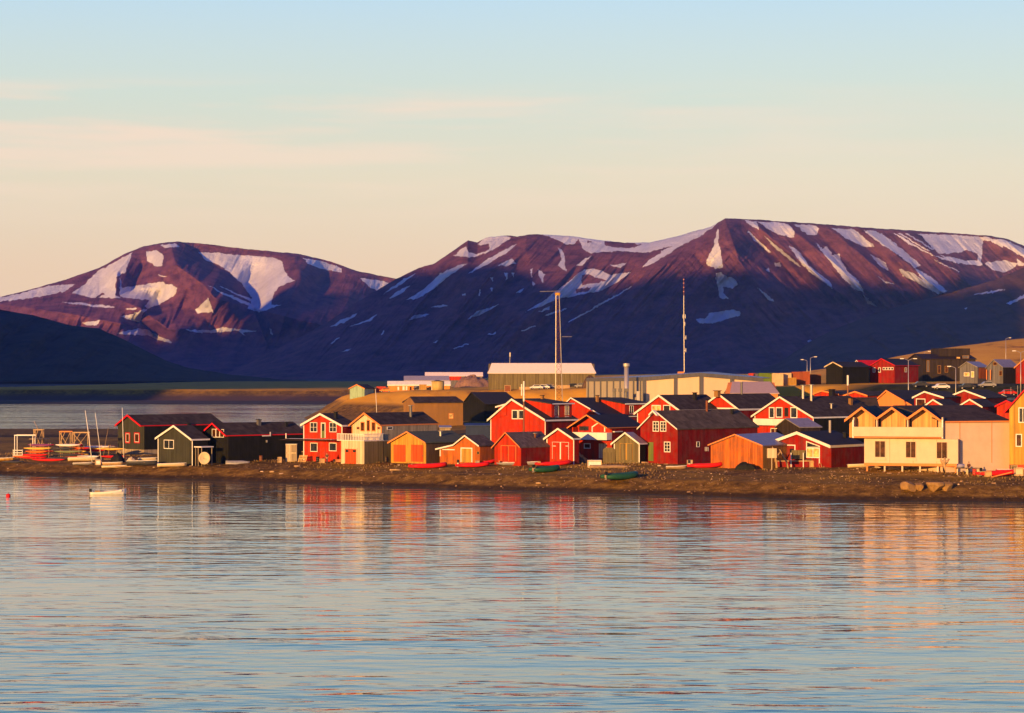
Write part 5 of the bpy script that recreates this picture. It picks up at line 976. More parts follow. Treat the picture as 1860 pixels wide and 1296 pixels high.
def dinghy(px, py, turn, col, L, label, W_=.75, hh=.65, up=True, Y=None, loc=None, name='rowing_boat', cat='rowing boat', rimc=None, mot=False, dz=0, sheer=.14):
    """open hull, or keel up when up is False"""
    r = place(name, px, py, turn, label, cat, Y=Y, loc=loc, dz=dz); secs = []
    for i in range(11):
        f = i / 10; x = (f - .5) * L; w = W_ * (1 - max(0, (f - .35) / .65) ** 2.2) * (.88 + .12 * min(1, f * 4)) + .015; d = hh * (1 - .35 * max(0, f - .7) / .3); sh = sheer * f * f
        row = []
        for k in range(9):
            th = math.pi * k / 8; row.append((x, -w * math.cos(th), hh - d * math.sin(th) ** .8 + sh * (1 - math.sin(th)) + (hh - d) * .0))
        secs.append(row)
    if not up: secs = [[(x, y, hh * 1.02 - z) for x, y, z in s_] for s_ in secs]
    m = loft(secs, False); n = 9
    if up: m.f.append([k for k in range(9)])
    else: m.f.append(list(range(9)))
    m.m = [0] * len(m.f); o_ = m.build('hull', col, r, True); sm = o_.modifiers.new('thickness', 'SOLIDIFY'); sm.thickness = .05; sm.offset = -1
    m = MB()
    for s_ in (0, -1): m.tube([q[s_] for q in secs], .04, 6)
    m.build('gunwale', rimc or WHITE, r)
    if up:
        for x in (-L * .25, L * .08): m = MB(); m.box((x, -W_ * .85, hh * .62), (x + .25, W_ * .85, hh * .66)); m.build('thwart', WOOD, r)
    if mot: motor(r, -L * .5 - .05, 0, .25)
    return r
BRED = mat('boat_red', (.66, .015, .015), rough=.4, var=.15, zs=1); BGRN = mat('boat_green', (.02, .085, .045), rough=.45, var=.2, zs=1); BCRM = mat('boat_cream', (.72, .56, .34), rough=.5, var=.15, zs=1, grime=.2); BGRY = mat('boat_grey', (.28, .27, .28), rough=.5, zs=1); BDK = mat('boat_dark', (.05, .05, .06), rough=.4, zs=1)
BWH = mat('boat_white', (.80, .74, .66), rough=.4, var=.1, zs=1); BTAN = mat('hull_tan', (.34, .22, .12), rough=.6, var=.3, zs=1); BBLU = mat('hull_blue', (.09, .13, .18), rough=.5, zs=1)
rib(776, 851, 4, BRED, 6.2, 'long red inflatable boat hull lying in front of the ochre yellow shed', W_=.8, tr=.36, mot=False)
rib(858, 849, -6, BRED, 5.4, 'red inflatable boat with a silver motor in front of the orange plank shed', tr=.32)
rib(990, 858, 30, BGRN, 4.8, 'green and blue inflatable boat with motor, lying before a red inflatable boat', tr=.44, floorc=BBLU)
rib(1005, 846, 14, BRED, 5.8, 'red inflatable boat lying behind the green one', tr=.30, mot=False)
rib(1127, 872, 32, BGRN, 6.0, 'dark green inflatable boat lying alone low on the beach', tr=.48)
rib(1280, 850, -6, BRED, 5.6, 'red inflatable boat with pointed bow by the side wall of the tall dark red boathouse', tr=.34)
dinghy(1107, 850, 8, BTAN, 6.4, 'brown upturned canoe resting in front of the small olive shed', W_=.4, hh=.45, up=False, name='upturned_canoe', cat='canoe', rimc=BTAN)
rib(1815, 856, 10, BRED, 6.4, 'large red inflatable boat with black motor on trestles at the right border', tr=.36, dz=0) if False else None
R1 = rib(1812, 0, 10, BRED, 6.0, 'large red inflatable boat with black motor in front of the mustard house', tr=.36, Y=344)
dinghy(1634, 853, 10, BWH, 4.0, 'white and grey upturned dinghy in front of the lodge stilts', W_=.8, hh=.85, up=False); dinghy(1606, 850, -8, BTAN, 3.0, 'small tan upturned dinghy left of the white one before the lodge', W_=.7, hh=.7, up=False)
dinghy(1662, 848, 0, BDK, 4.2, 'dark rowing boat lying under the front of the lodge', W_=.7, hh=.5)
# open boats around the left cabin
dinghy(150, 838, 4, BCRM, 5.2, 'long cream rowing boat in the boat yard, left of the white masts foot', W_=.6, hh=.6); dinghy(312, 849, 8, BCRM, 5.0, 'cream dinghy lying in front of the small dark cabin', W_=.7, hh=.55)
dinghy(258, 846, -6, BDK, 5.4, 'dark covered boat with pale bow right of the thin white flagpole', W_=.8, hh=.8, name='covered_boat', cat='boat'); dinghy(268, 838, 10, BCRM, 3.4, 'small cream dinghy behind the dark covered boat', W_=.6, hh=.5)
dinghy(208, 851, 2, BCRM, 4.4, 'low cream skiff nearest the water in the left boat yard', W_=.5, hh=.35, name='skiff'); dinghy(150, 845, 0, BGRY, 3.4, 'grey skiff on the gravel below the long cream rowing boat', W_=.5, hh=.35, name='skiff')
dinghy(10, 838, 0, YEL, 3.2, 'yellow and red small boat cut by the left border', W_=.6, hh=.5); dinghy(205, 846, -12, WOOD, 3.6, 'tan plank skiff between the cream and the dark boats', W_=.6, hh=.5)
dinghy(945, 846, 0, BGRY, 5.8, 'grey slim rowing boat in front of the steep gabled shed', W_=.5, hh=.5)
heap(913, 395, 2.6, 2.0, 1.3, mat('tan_tarp', (.48, .24, .10), zs=1), 'covered_heap', 'tan covered bundle before the doors of the steep gabled shed', 'heap', 3); heap(1045, 384, 4.0, 2, 1.1, DWOOD, 'net_heap', 'dark heap of nets beside the white crate', 'heap', 4)
heap(1048, 389, 3.4, 2, 1.4, mat('hay_tarp', (.42, .26, .10), zs=1), 'covered_heap', 'ochre tarpaulin heap behind the dark nets', 'heap', 6)
crate(1080, 850, 2.3, 1.0, 1.2, WHITE, 'low white slatted crate in front of the balcony house', slats=True)
for px_, py_, w_, h_, mt, lb, nm in ((1096, 836, 1.4, 2.9, CREAM, 'tall cream panel leaning by the balcony house door', 'board'), (1106, 842, 2.0, 2.6, OLV, 'tall olive-beige board with rounded top beside the small olive shed', 'board')):
    q = hit(px_, py_); m = MB(); k = [(-w_ / 2, 0), (w_ / 2, 0), (w_ / 2, h_ * .88), (w_ * .3, h_), (-w_ * .3, h_), (-w_ / 2, h_ * .88)]; m.v = [(x, z * .1, z) for x, z in k] + [(x, z * .1 + .12, z) for x, z in k]; m.f = [list(range(6)), list(range(6, 12))[::-1]] + [[i, (i + 1) % 6, 6 + (i + 1) % 6, 6 + i] for i in range(6)]; m.m = [0] * 8; o_ = m.build(nm, mt, None, loc=q); tag(o_, lb, 'board')
crate(1210, 841, 2.2, 1.2, 1.2, PLY, 'plywood crate against the gable of the tall dark red boathouse'); crate(1192, 841, 1.0, .7, 1.1, DWOOD, 'small dark crate beside the green boathouse door')
crate(529, 839, 1.9, 1.1, 3.0, CREAM, 'tall cream cabinet with two pairs of doors, left of the orange-red house', name='cabinet', cat='cabinet', slats=False, lid=WHITE)
cb = [o for o in S.objects if o.name.startswith('cabinet')][0]
for i, (x, z) in enumerate(((-.85, 1.6), (.05, 1.6), (-.85, .1), (.05, .1))): m = MB(); m.box((x, -.085, z), (x + .8, -.055, z + 1.3)); m.build('door', BEIG if x > 0 else CREAM, cb)
crate(508, 841, .7, .6, 1.0, BEIG, 'small beige box left of the tall cream cabinet')
q = hit(568, 838); r = empty('gas_bottle', q, 0, 'stout cream tank with a white cap before the orange-red house', 'tank'); m = MB(); m.tube([(0, 0, 0), (0, 0, 1.1), (0, 0, 1.3)], [.38, .38, .2], 14); m.build('body', BCRM, r, True); m = MB(); m.tube([(0, 0, 1.3), (0, 0, 1.55)], .14, 8); m.build('valve', WHITE, r)
def pallet(px, py, w, hh, lean, material, label, name='pallet', cat='pallet', turn=0):
    q = hit(px, py); m = MB(); n = 6
    for k in range(n): x = -w / 2 + (w - .15) * k / (n - 1); m.hexa([(x, 0, 0), (x + .15, 0, 0), (x + .15, .05, 0), (x, .05, 0), (x + lean * .4, lean, hh), (x + .15 + lean * .4, lean, hh), (x + .15 + lean * .4, lean + .05, hh), (x + lean * .4, lean + .05, hh)])
    for z in (.1, .5, .85): m.hexa([(-w / 2 + lean * .4 * z, lean * z - .06, hh * z - .06), (w / 2 + lean * .4 * z, lean * z - .06, hh * z - .06), (w / 2 + lean * .4 * z, lean * z, hh * z - .06), (-w / 2 + lean * .4 * z, lean * z, hh * z - .06), (-w / 2 + lean * .4 * z, lean * z - .06, hh * z + .06), (w / 2 + lean * .4 * z, lean * z - .06, hh * z + .06), (w / 2 + lean * .4 * z, lean * z, hh * z + .06), (-w / 2 + lean * .4 * z, lean * z, hh * z + .06)])
    o_ = m.build(name, material, None, loc=q); o_.rotation_euler.z = R(turn); return tag(o_, label, cat)
pallet(548, 840, 1.4, 1.2, .7, PLY, 'orange-brown slatted pallet leaning right of the tall cream cabinet')
r = place('work_bench', 558, 833, 0, 'wooden work bench with a pale top before the orange-red house', 'bench'); m = MB(); m.box((-1, 0, 1.15), (1, .8, 1.25)); m.build('top', WOOD, r)
for x in (-.95, .85):
    for y in (.02, .68): m = MB(); m.box((x, y, -.1), (x + .1, y + .1, 1.147)); m.build('leg', DWOOD, r)
crate(592, 834, 1.4, 1.0, 1.9, PLY, 'stack of tan boxes against the orange-red house wall'); crate(606, 836, .9, .8, 1.2, RUST, 'rust coloured box beside the stack of tan boxes'); crate(612, 840, 1.3, .6, .5, CRD, 'low red slatted fish crate in front of the cream house'); crate(600, 832, 2.0, 1.0, 1.5, DWOOD, 'dark wooden crate behind the rust coloured box')
heap(641, 396, 2.6, 1.6, 1.6, BLACK, 'covered_heap', 'black covered bundle before the orange door of the cream house', 'heap', 9); crate(669, 838, 1.0, .3, .35, WHITE, 'small white box on the gravel right of the cream house')
crate(304, 835, 1.6, .9, 1.1, mat('coral_box', (.72, .12, .06)), 'coral red chest under the window of the small dark cabin', slats=False, name='chest', cat='chest')
# lawn chair frame and wheel by the porch
r = place('deck_chair', 342, 839, 0, 'white framed deck chair beside the small dark cabin', 'chair'); m = MB(); m.box((-.7, 0, .45), (.4, .6, .52)); m.build('seat', WHITE, r); m = MB(); m.hexa([(.4, 0, .45), (.48, 0, .45), (.48, .6, .45), (.4, .6, .45), (1.1, 0, 1.5), (1.18, 0, 1.5), (1.18, .6, 1.5), (1.1, .6, 1.5)]); m.build('backrest', WHITE, r)
for x in (-.65, .35):
    for y in (.02, .5): m = MB(); m.box((x, y, -.1), (x + .08, y + .08, .447)); m.build('leg', WHITE, r)
q = onground(371, 400.5); r = empty('satellite_dish', q, R(12), 'cream round dish standing by the cabin porch', 'dish'); secs = []
for i in range(5): rr = .98 * (i / 4 + .02); secs.append([(rr * math.cos(th), -.25 + .28 * (1 - (i / 4) ** 2), 1.45 + rr * 1.1 * math.sin(th)) for th in [2 * math.pi * k / 20 for k in range(20)]])
m = loft(secs, True, False); o_ = m.build('dish', BCRM, r, True); sm = o_.modifiers.new('thickness', 'SOLIDIFY'); sm.thickness = .05
m = MB(); m.tube([(0, .2, -.2), (0, .1, 1.4)], .07, 6); m.build('stand', STEEL, r); m = MB(); m.tube([(0, -.2, 1.4), (0, -.7, 1.3)], .04, 6); m.build('feed_arm', STEEL, r)
# kayak racks
def rack(px, py, W_, tiers, label, turn=0, top=None):
    r = place('kayak_rack', px, py, turn, label, 'rack'); hh = .62 * tiers
    for x in (-W_ / 2, 0, W_ / 2):
        for y in (0, 1.6): m = MB(); m.box((x - .05, y - .05, -.3), (x + .05, y + .05, hh + .2)); m.build('upright', WOOD, r)
    for k in range(tiers):
        for x in (-W_ / 2, 0, W_ / 2): m = MB(); m.box((x - .04, -.3, .25 + .6 * k), (x + .04, 1.9, .33 + .6 * k)); m.build('crossbar', WOOD, r)
    return r
KC = {'red': BRED, 'orange': mat('kayak_orange', (.75, .14, .02), rough=.4, zs=1), 'yellow': mat('kayak_yellow', (.78, .46, .08), rough=.4, zs=1), 'white': BWH, 'grey': BGRY, 'black': BDK, 'purple': mat('kayak_purple', (.22, .05, .16), rough=.4, zs=1), 'green': mat('kayak_olive', (.20, .22, .10), rough=.4, zs=1)}
rk = ['bottom', 'second', 'third', 'top']
for (px, py, lab, cols) in ((72, 832, 'left', [['red', 'orange', 'black'], ['orange', 'red', 'orange'], ['yellow', 'orange', 'yellow'], ['purple', 'red', 'grey']]), (127, 832, 'middle', [['black', 'red', 'yellow'], ['green', 'yellow', 'red'], ['black', 'orange', 'red'], ['white', 'red', 'black']]), (181, 829, 'right', [['black', 'grey', 'yellow'], ['red', 'black', 'red'], ['white', 'grey', 'orange']])):
    rr_ = rack(px, py, 3.4, len(cols), 'timber rack stacked with kayaks, the %s one of three at the left of the shore' % lab); b0 = rr_.location
    for ti, row in enumerate(cols):
        seen = {}
        for ci, c in enumerate(row):
            pos = ['front', 'middle', 'back'][ci]
            kayak(b0 + Vector((random.uniform(-.9, .9) + (ci - 1) * .5, ci * .62 - .1, .30 + .6 * ti)), random.uniform(-13, 13), KC[c], '%s kayak in the %s place on the %s tier of the %s kayak rack' % (c, pos, rk[ti], lab), L=random.uniform(4.2, 5.2), group='kayaks on the racks')
    if lab == 'right': pass
dg = kayak(hit(196, 829) + Vector((0, 0, 1.1)), 0, KC['yellow'], 'long yellow kayak set on trestles left of the black boathouse', L=6.6)
r = empty('trestle', hit(196, 829), 0, 'pair of wooden trestles holding the long yellow kayak', 'trestle')
for x in (-1.6, 1.6):
    for s_ in (-1, 1): m = MB(); m.tube([(x, s_ * .4, -.1), (x, 0, 1.25)], .05, 6); m.build('leg', WOOD, r)
kayak(hit(88, 838), -4, BRED, 'dark red kayak lying on the gravel below the left and middle kayak racks', L=6.2); kayak(hit(110, 836) + Vector((0, 0, .1)), 5, BDK, 'black kayak on the gravel in front of the middle kayak rack', L=5)
# pale timber frames and lookout
def frame3(px, py, W_, D_, hh, material, label, braces=True, name='timber_gantry', topm=None):
    r = place(name, px, py, 0, label, 'frame')
    for x in (-W_ / 2, W_ / 2):
        for y in (0, D_): m = MB(); m.box((x - .06, y - .06, -.3), (x + .06, y + .06, hh)); m.build('post', material, r)
    m = MB(); [m.box((-W_ / 2 - .1, y - .08, hh + .003), (W_ / 2 + .1, y + .08, hh + .2)) for y in (0, D_)]; m.build('beam', topm or material, r)
    if braces: m = MB(); m.tube([(-W_ / 2, 0, hh), (W_ / 2, 0, .9)], .07, 5); m.tube([(W_ / 2, 0, hh), (-W_ / 2 + .3, 0, .9)], .05, 5); m.tube([(-W_ / 2, 0, hh * .5), (0, 0, hh)], .06, 5); m.build('brace', material, r)
    return r
frame3(43, 829, 3.4, 2.2, 3.8, WHITE, 'slender white goal shaped frame at the far left of the boat yard', False); frame3(118, 828, 2.0, 1.6, 4.4, WOOD, 'braced timber frame with an orange top beam above the middle kayak rack', topm=OTRIM); frame3(146, 828, 2.8, 1.6, 4.2, WOOD, 'wide braced timber frame right of the orange topped one')
r = frame3(69, 826, 1.6, 1.4, 4.6, WOOD, 'timber lookout platform rising behind the left kayak rack', name='lookout_stand'); m = MB(); m.box((-1.6, -.5, 2.9), (1.8, 1.6, 3.02)); m.build('platform', WOOD, r); m = MB(); m.tube([(0, 0, 4.8), (-.8, 0, 6.4)], .05, 5); m.build('flag_staff', WOOD, r)
r = place('white_rack', 32, 831, 0, 'low white slatted rack at the foot of the white goal frame', 'rack'); m = MB(); [m.box((-.9, 0, z), (.9, .1, z + .14)) for z in (.3, .75, 1.2)]; m.build('slats', WHITE, r); m = MB(); [m.box((x, 0.1, -.1), (x + .1, .2, 1.4)) for x in (-.9, .8)]; m.build('post', WHITE, r)
pole(168, 415, 746, .08, BWH, 'taller of two leaning white sailing masts in the left boat yard', 'sailing_mast', 'mast', lean=-1.3); bpy.data.objects['sailing_mast'].location.x += 0
pole(185, 415, 750, .06, BWH, 'shorter and thinner of two leaning white sailing masts in the left boat yard', 'sailing_mast', 'mast', lean=-1.2); pole(187, 430, 777, .04, WOOD, 'short stick mast leaning to the right behind the kayaks', 'stick_mast', 'mast', lean=1.0)
crate(178, 845, 1.0, .6, .9, WHITE, 'white slatted trailer box below the leaning masts'); heap(214, 413, 2.4, 1.6, 1.5, BLACK, 'covered_heap', 'black covered bundle between the boats and the flagpole', 'heap', 12); heap(238, 412, 1.6, 1.2, .9, BCRM, 'covered_heap', 'pale canvas bundle at the foot of the flagpole', 'heap', 13)
for k, (px_, py_, turn, L_) in enumerate(((176, 842, 5, 5.5), (230, 850, -4, 4), (250, 838, 10, 3.5), (190, 836, 25, 3.0))):
    q = hit(px_, py_); m = MB(); m.cbox((0, 0, .12), (L_, .22, .1)); o_ = m.build('plank', WOOD, None, loc=q); o_.rotation_euler.z = R(turn); tag(o_, ['long pale plank behind the white trailer box', 'pale plank nearest the water below the covered boat', 'pale plank behind the dark covered boat', 'short plank lying askew among the skiffs'][k], 'plank')
# deck, timber and grating before the low red hall
r = place('timber_deck', 1452, 849, 0, 'rough timber deck with a high backed bench and white posts before the low red hall', 'deck'); m = MB(); m.box((-4.4, 0, .9), (3.2, 3, 1.05)); m.build('platform', WOOD, r); m = MB(); m.box((-4.3, .1, -.3), (3.1, .2, .897)); m.build('skirt', RED, r); m = MB(); m.box((-1.2, .4, 1.25), (1.0, .55, 2.7)); m.build('bench_back', OLV, r)
for x in (-1.4, .55, 3.1): m = MB(); m.box((x, -.08, -.4), (x + .14, -.004, 2.3)); m.build('post', WHITE, r)
m = MB(); m.box((1.0, .2, 1.053), (3.0, 1, 1.25)); m.build('table', DWOOD, r)
for i, (px_, py_, dx, hh, rr_, lb) in enumerate(((1399, 850, 1.6, 2.5, .16, 'pale driftwood trunk leaning right at the left end of the timber deck'), (1411, 851, -.7, 3.4, .15, 'upright pale driftwood trunk beside the leaning one'), (1432, 851, -1.4, 3.0, .14, 'curved orange driftwood trunk leaning left on the timber deck'))):
    q = hit(px_, py_); m = MB(); m.tube([(0, 0, -.2), (dx * .3 + .1, 0, hh * .35), (dx * .6, 0, hh * .65), (dx, 0, hh)], [rr_ * 1.5, rr_, rr_ * .9, rr_ * .6], 8); o_ = m.build('driftwood_log', WOOD, None, True, q); tag(o_, lb, 'driftwood')
m = MB(); q = at(1402, 818, 360); zb_ = gz(q.x, q.y); m.box((-.75, 0, 1.9), (.75, .1, 3.4)); m.box((-.05, .1, -.2), (.05, .2, 3.3)); o_ = m.build('notice_board', [CREAM], None, loc=(q.x, q.y, zb_)); tag(o_, 'blank pale board on a post at the left corner of the low red hall', 'board')
ff = empty('picket_fence', hit(1530, 846), 0, 'low broken wire and picket fence leaning along the low red hall', 'fence')
for k in range(17): q = hit(1489 + k * 4.1, 850 - k * .35) - ff.location; m = MB(); m.tube([tuple(q), (q.x - .22, q.y, q.z + .75)], .035, 5); m.build('picket', WOOD, ff)
heap(1352, 362, 3.4, 1.6, 1.0, mat('dark_scrub', (.02, .02, .015), zs=1), 'bush', 'dark low bush in front of the broad raw plank shed', 'bush', 21); crate(1326, 848, .8, .5, 1.2, DWOOD, 'dark barrel shaped crate leaning on the raw plank shed'); crate(1343, 850, .6, .5, 1.3, DWOOD, 'narrow dark crate beside the dark bush')
# boulders
def boulder(px, py, w, d, hh, label, seed, turn=0):
    bm = bmesh.new(); bmesh.ops.create_icosphere(bm, subdivisions=4, radius=1); co = np.array([v.co for v in bm.verts]); rs = np.random.default_rng(seed)
    k = 1 + .0 * co[:, 0]
    for i in range(13):
        n = rs.normal(size=3); n /= np.linalg.norm(n); dd = co @ n; lim = rs.uniform(.52, .80); co = co - np.outer(np.clip(dd - lim, 0, None), n)
    co += .035 * fbm(co[:, 0] * 4 + seed, co[:, 1] * 4 + co[:, 2] * 3, 4, seed)[:, None]
    for v, c in zip(bm.verts, co): v.co = (c[0] * w / 1.35, c[1] * d / 1.35, c[2] * hh / 1.25 + hh * .45)
    me = bpy.data.meshes.new('boulder'); bm.to_mesh(me); bm.free(); me.materials.append(STONE); o_ = bpy.data.objects.new('boulder', me); C.objects.link(o_); o_.location = hit(px, py); o_.rotation_euler.z = R(turn)
    [setattr(p_, 'use_smooth', False) for p_ in me.polygons]; return tag(o_, label, 'boulder')
boulder(1650, 893, 1.7, 1.4, 1.35, 'upright tan boulder, leftmost of the four by the waterline', 3); boulder(1669, 893, 1.1, 1.1, .95, 'smaller tan boulder squeezed beside the upright one', 5); boulder(1698, 893, 2.0, 1.4, 1.4, 'largest tan boulder with a flat dark top', 8); boulder(1719, 891, 1.5, 1.2, 1.0, 'tan boulder with slanted top, rightmost of the four by the waterline', 12)
# weathered stump with a forked head
q = hit(1715, 866); r = empty('driftwood_stump', q, 0, 'tall weathered stump with a forked root head standing before the lodge', 'driftwood'); m = MB(); m.tube([(0, 0, -.3), (.05, 0, .9), (-.02, 0, 1.7), (.05, 0, 2.1)], [.42, .26, .30, .45], 10); m.build('trunk', WOOD, r, True)
for dx, dz, rr_ in ((-.55, 2.55, .22), (.75, 2.6, .2), (.1, 2.8, .25), (-.2, 2.35, .28)): m = MB(); m.tube([(0, 0, 1.75), (dx * .6, 0, 2.2), (dx, 0, dz)], [.25, rr_, rr_ * .5], 8); m.build('root', WOOD, r, True)
r = place('camping_table', 1752, 853, 0, 'work table with a bluish cover by the side wall of the lodge', 'table', Y=346.5); m = MB(); m.box((-1.2, 0, .9), (2.2, .9, 1.0)); m.build('top', DWOOD, r)
for x in (-1.1, .4, 2.0):
    for y in (.05, .75): m = MB(); m.box((x, y, -.2), (x + .12, y + .1, .897)); m.build('leg', BCRM, r)
q = Vector(r.location) + Vector((-.5, .45, 1.003)); secs = []
m = MB(); m.tube([(-.55, 0, .3), (.55, 0, .3)], .3, 12); o_ = m.build('water_drum', mat('lilac_plastic', (.30, .28, .40), rough=.4), None, True, q); tag(o_, 'lilac plastic drum lying on the work table by the lodge', 'drum')
crate(1778, 857, 1.0, .6, 1.0, BCRM, 'cream upright crate left of the red boat at the right', Y=345); crate(1851, 858, 1.3, .7, 1.2, BCRM, 'cream crate in front of the mustard house', Y=343); crate(1842, 852, 1.0, .7, 1.4, OLV, 'olive box behind the cream crate near the right border', Y=346.5)
q = onground(1820, 341.5); m = MB(); m.cbox((0, 0, .35), (3.2, .3, .14)); o_ = m.build('plank', OTRIM, None, loc=q); o_.rotation_euler = (0, R(-14), 0); tag(o_, 'orange plank propped under the large red boat', 'plank')
for k, (px_, py_, L_, turn, lb) in enumerate(((718, 856, 1.8, 0, 'short tan beam lying on the gravel below the ochre shed'), (540, 849, 1.1, 15, 'small tan plank lying below the cream cabinet'), (494, 860, .8, -10, 'tiny pinkish piece of driftwood on the left beach'), (978, 880, .8, -18, 'pinkish driftwood stick near the waterline below the green boat'), (1167, 842, 2.0, 3, 'thin pale plank before the small olive shed'))):
    q = hit(px_, py_); m = MB(); m.tube([(-L_ / 2, 0, .12), (0, .03, .15), (L_ / 2, 0, .12)], [.13, .14, .11], 8); o_ = m.build('driftwood', WOOD, None, True, q); o_.rotation_euler.z = R(turn); tag(o_, lb, 'driftwood')
# motor boat and buoy on the water
r = dinghy(196, 900, -4, BWH, 5.2, 'white open motorboat with a black outboard, afloat in front of the black boathouse', sheer=.5, W_=.85, hh=.62, loc=at(197, 898.5, CH / ((898.5 - HY) / F)) * 1.0, name='motorboat', cat='motorboat', mot=True, rimc=BGRY); r.location.z = -.22; r.rotation_euler.z = R(8)
m = MB(); m.box((1.1, -.5, .66), (2.0, .5, .95)); m.build('foredeck', BWH, r, bevel=.08); m = MB(); m.box((-2.0, -.6, .6), (-1.2, .6, .8)); m.build('stern_seat', YEL, r)
r = empty('mooring_buoy', at(15, 902, CH / (224 / F)), 0, 'small round red mooring buoy floating near the left border', 'buoy'); r.location.z = 0; m = MB(); m.tube([(0, 0, -.25), (0, 0, -.1), (0, 0, .15), (0, 0, .35), (0, 0, .42)], [.12, .3, .36, .22, .05], 14); m.build('float', BRED, r, True); m = MB(); m.tube([(0, 0, .42), (0, 0, .6)], .04, 6); m.build('ring', STEEL, r)
# more gear along the village front
def barrel(px, py, col, label, hh=.95, Y=None):
    q = hit(px, py) if Y is None else onground(px, Y); r = empty('barrel', q, 0, label, 'barrel'); m = MB(); m.tube([(0, 0, -.05), (0, 0, hh * .33), (0, 0, hh * .66), (0, 0, hh)], [.29, .31, .31, .29], 14); m.build('body', col, r, True); m = MB(); [m.tube([(0, 0, hh * f - .02), (0, 0, hh * f + .02)], .325, 14) for f in (.33, .66)]; m.build('hoops', STEEL, r)
for a_ in ((1012, 838, RUST, 'rusty barrel before the left door of the narrow white edged shed'), (1021, 838, DWOOD, 'dark barrel before the right door of the narrow white edged shed'), (885, 842, BLACK, 'black barrel between the orange plank shed and the steep gabled shed'), (1056, 842, RUST, 'rusty barrel left of the low white slatted crate'), (577, 840, BLACK, 'black barrel right of the stout cream tank'), (474, 838, RUST, 'rusty barrel against the black boathouse side wall'), (700, 840, DWOOD, 'dark barrel at the left corner of the ochre yellow shed'), (1770, 856, CRD, 'red barrel between the work table and the cream upright crate', .95, 345)): barrel(*a_)
rib(924, 845, 8, BGRY, 3.8, 'small grey inflatable boat before the steep gabled shed', tr=.26, mot=False); rib(880, 843, -10, BRED, 3.4, 'short red inflatable boat tucked at the right corner of the orange plank shed', tr=.26, mot=False)
dinghy(1560, 850, 6, BCRM, 3.6, 'cream dinghy in the shade left of the lodge stilts', W_=.6, hh=.5); dinghy(1838, 848, -4, BRED, 4.6, 'red wooden dinghy behind the large red inflatable at the right border', W_=.7, hh=.7, Y=347)
dinghy(1228, 853, -4, BTAN, 3.2, 'small tan dinghy in front of the plywood crate', W_=.55, hh=.45); dinghy(432, 843, 5, BGRY, 4.2, 'grey dinghy keel up against the black boathouse', W_=.65, hh=.55, up=False)
crate(585, 842, .9, .6, .8, WOOD, 'small raw wood crate at the feet of the person in dark clothes'); crate(630, 840, .8, .6, .6, CRD, 'small red crate left of the sitting people'); crate(1033, 842, 1.2, .7, .8, PLY, 'tan plywood box right of the narrow white edged shed'); crate(1253, 846, .9, .6, .9, GALV, 'grey metal box against the side of the tall dark red boathouse'); crate(1795, 858, 1.0, .6, .8, PLY, 'tan box beneath the bow of the large red inflatable', Y=342.5); crate(867, 845, .7, .5, .7, BGRY, 'grey box at the foot of the orange plank shed'); crate(1478, 849, 1.3, .7, .9, PLY, 'tan box on the right half of the timber deck'); crate(395, 841, 1.2, .7, .8, DWOOD, 'dark crate before the gable of the black boathouse with trapezoid window')
for k, (px_, py_, turn, c_, L_, lb) in enumerate(((60, 834, 6, 'red', 5.0, 'red kayak on the gravel left in front of the left kayak rack'), (44, 832, -4, 'orange', 4.4, 'orange kayak lying beside the low white slatted rack'), (140, 834, 8, 'orange', 4.8, 'orange kayak on the gravel before the middle kayak rack'), (160, 832, -8, 'white', 4.2, 'white kayak on the gravel between the middle and right kayak racks'), (205, 832, 4, 'red', 4.6, 'red kayak on the gravel right of the right kayak rack'), (24, 842, 3, 'black', 4.0, 'black kayak low on the gravel near the left border'))): kayak(hit(px_, py_), turn, KC[c_], lb, L=L_)
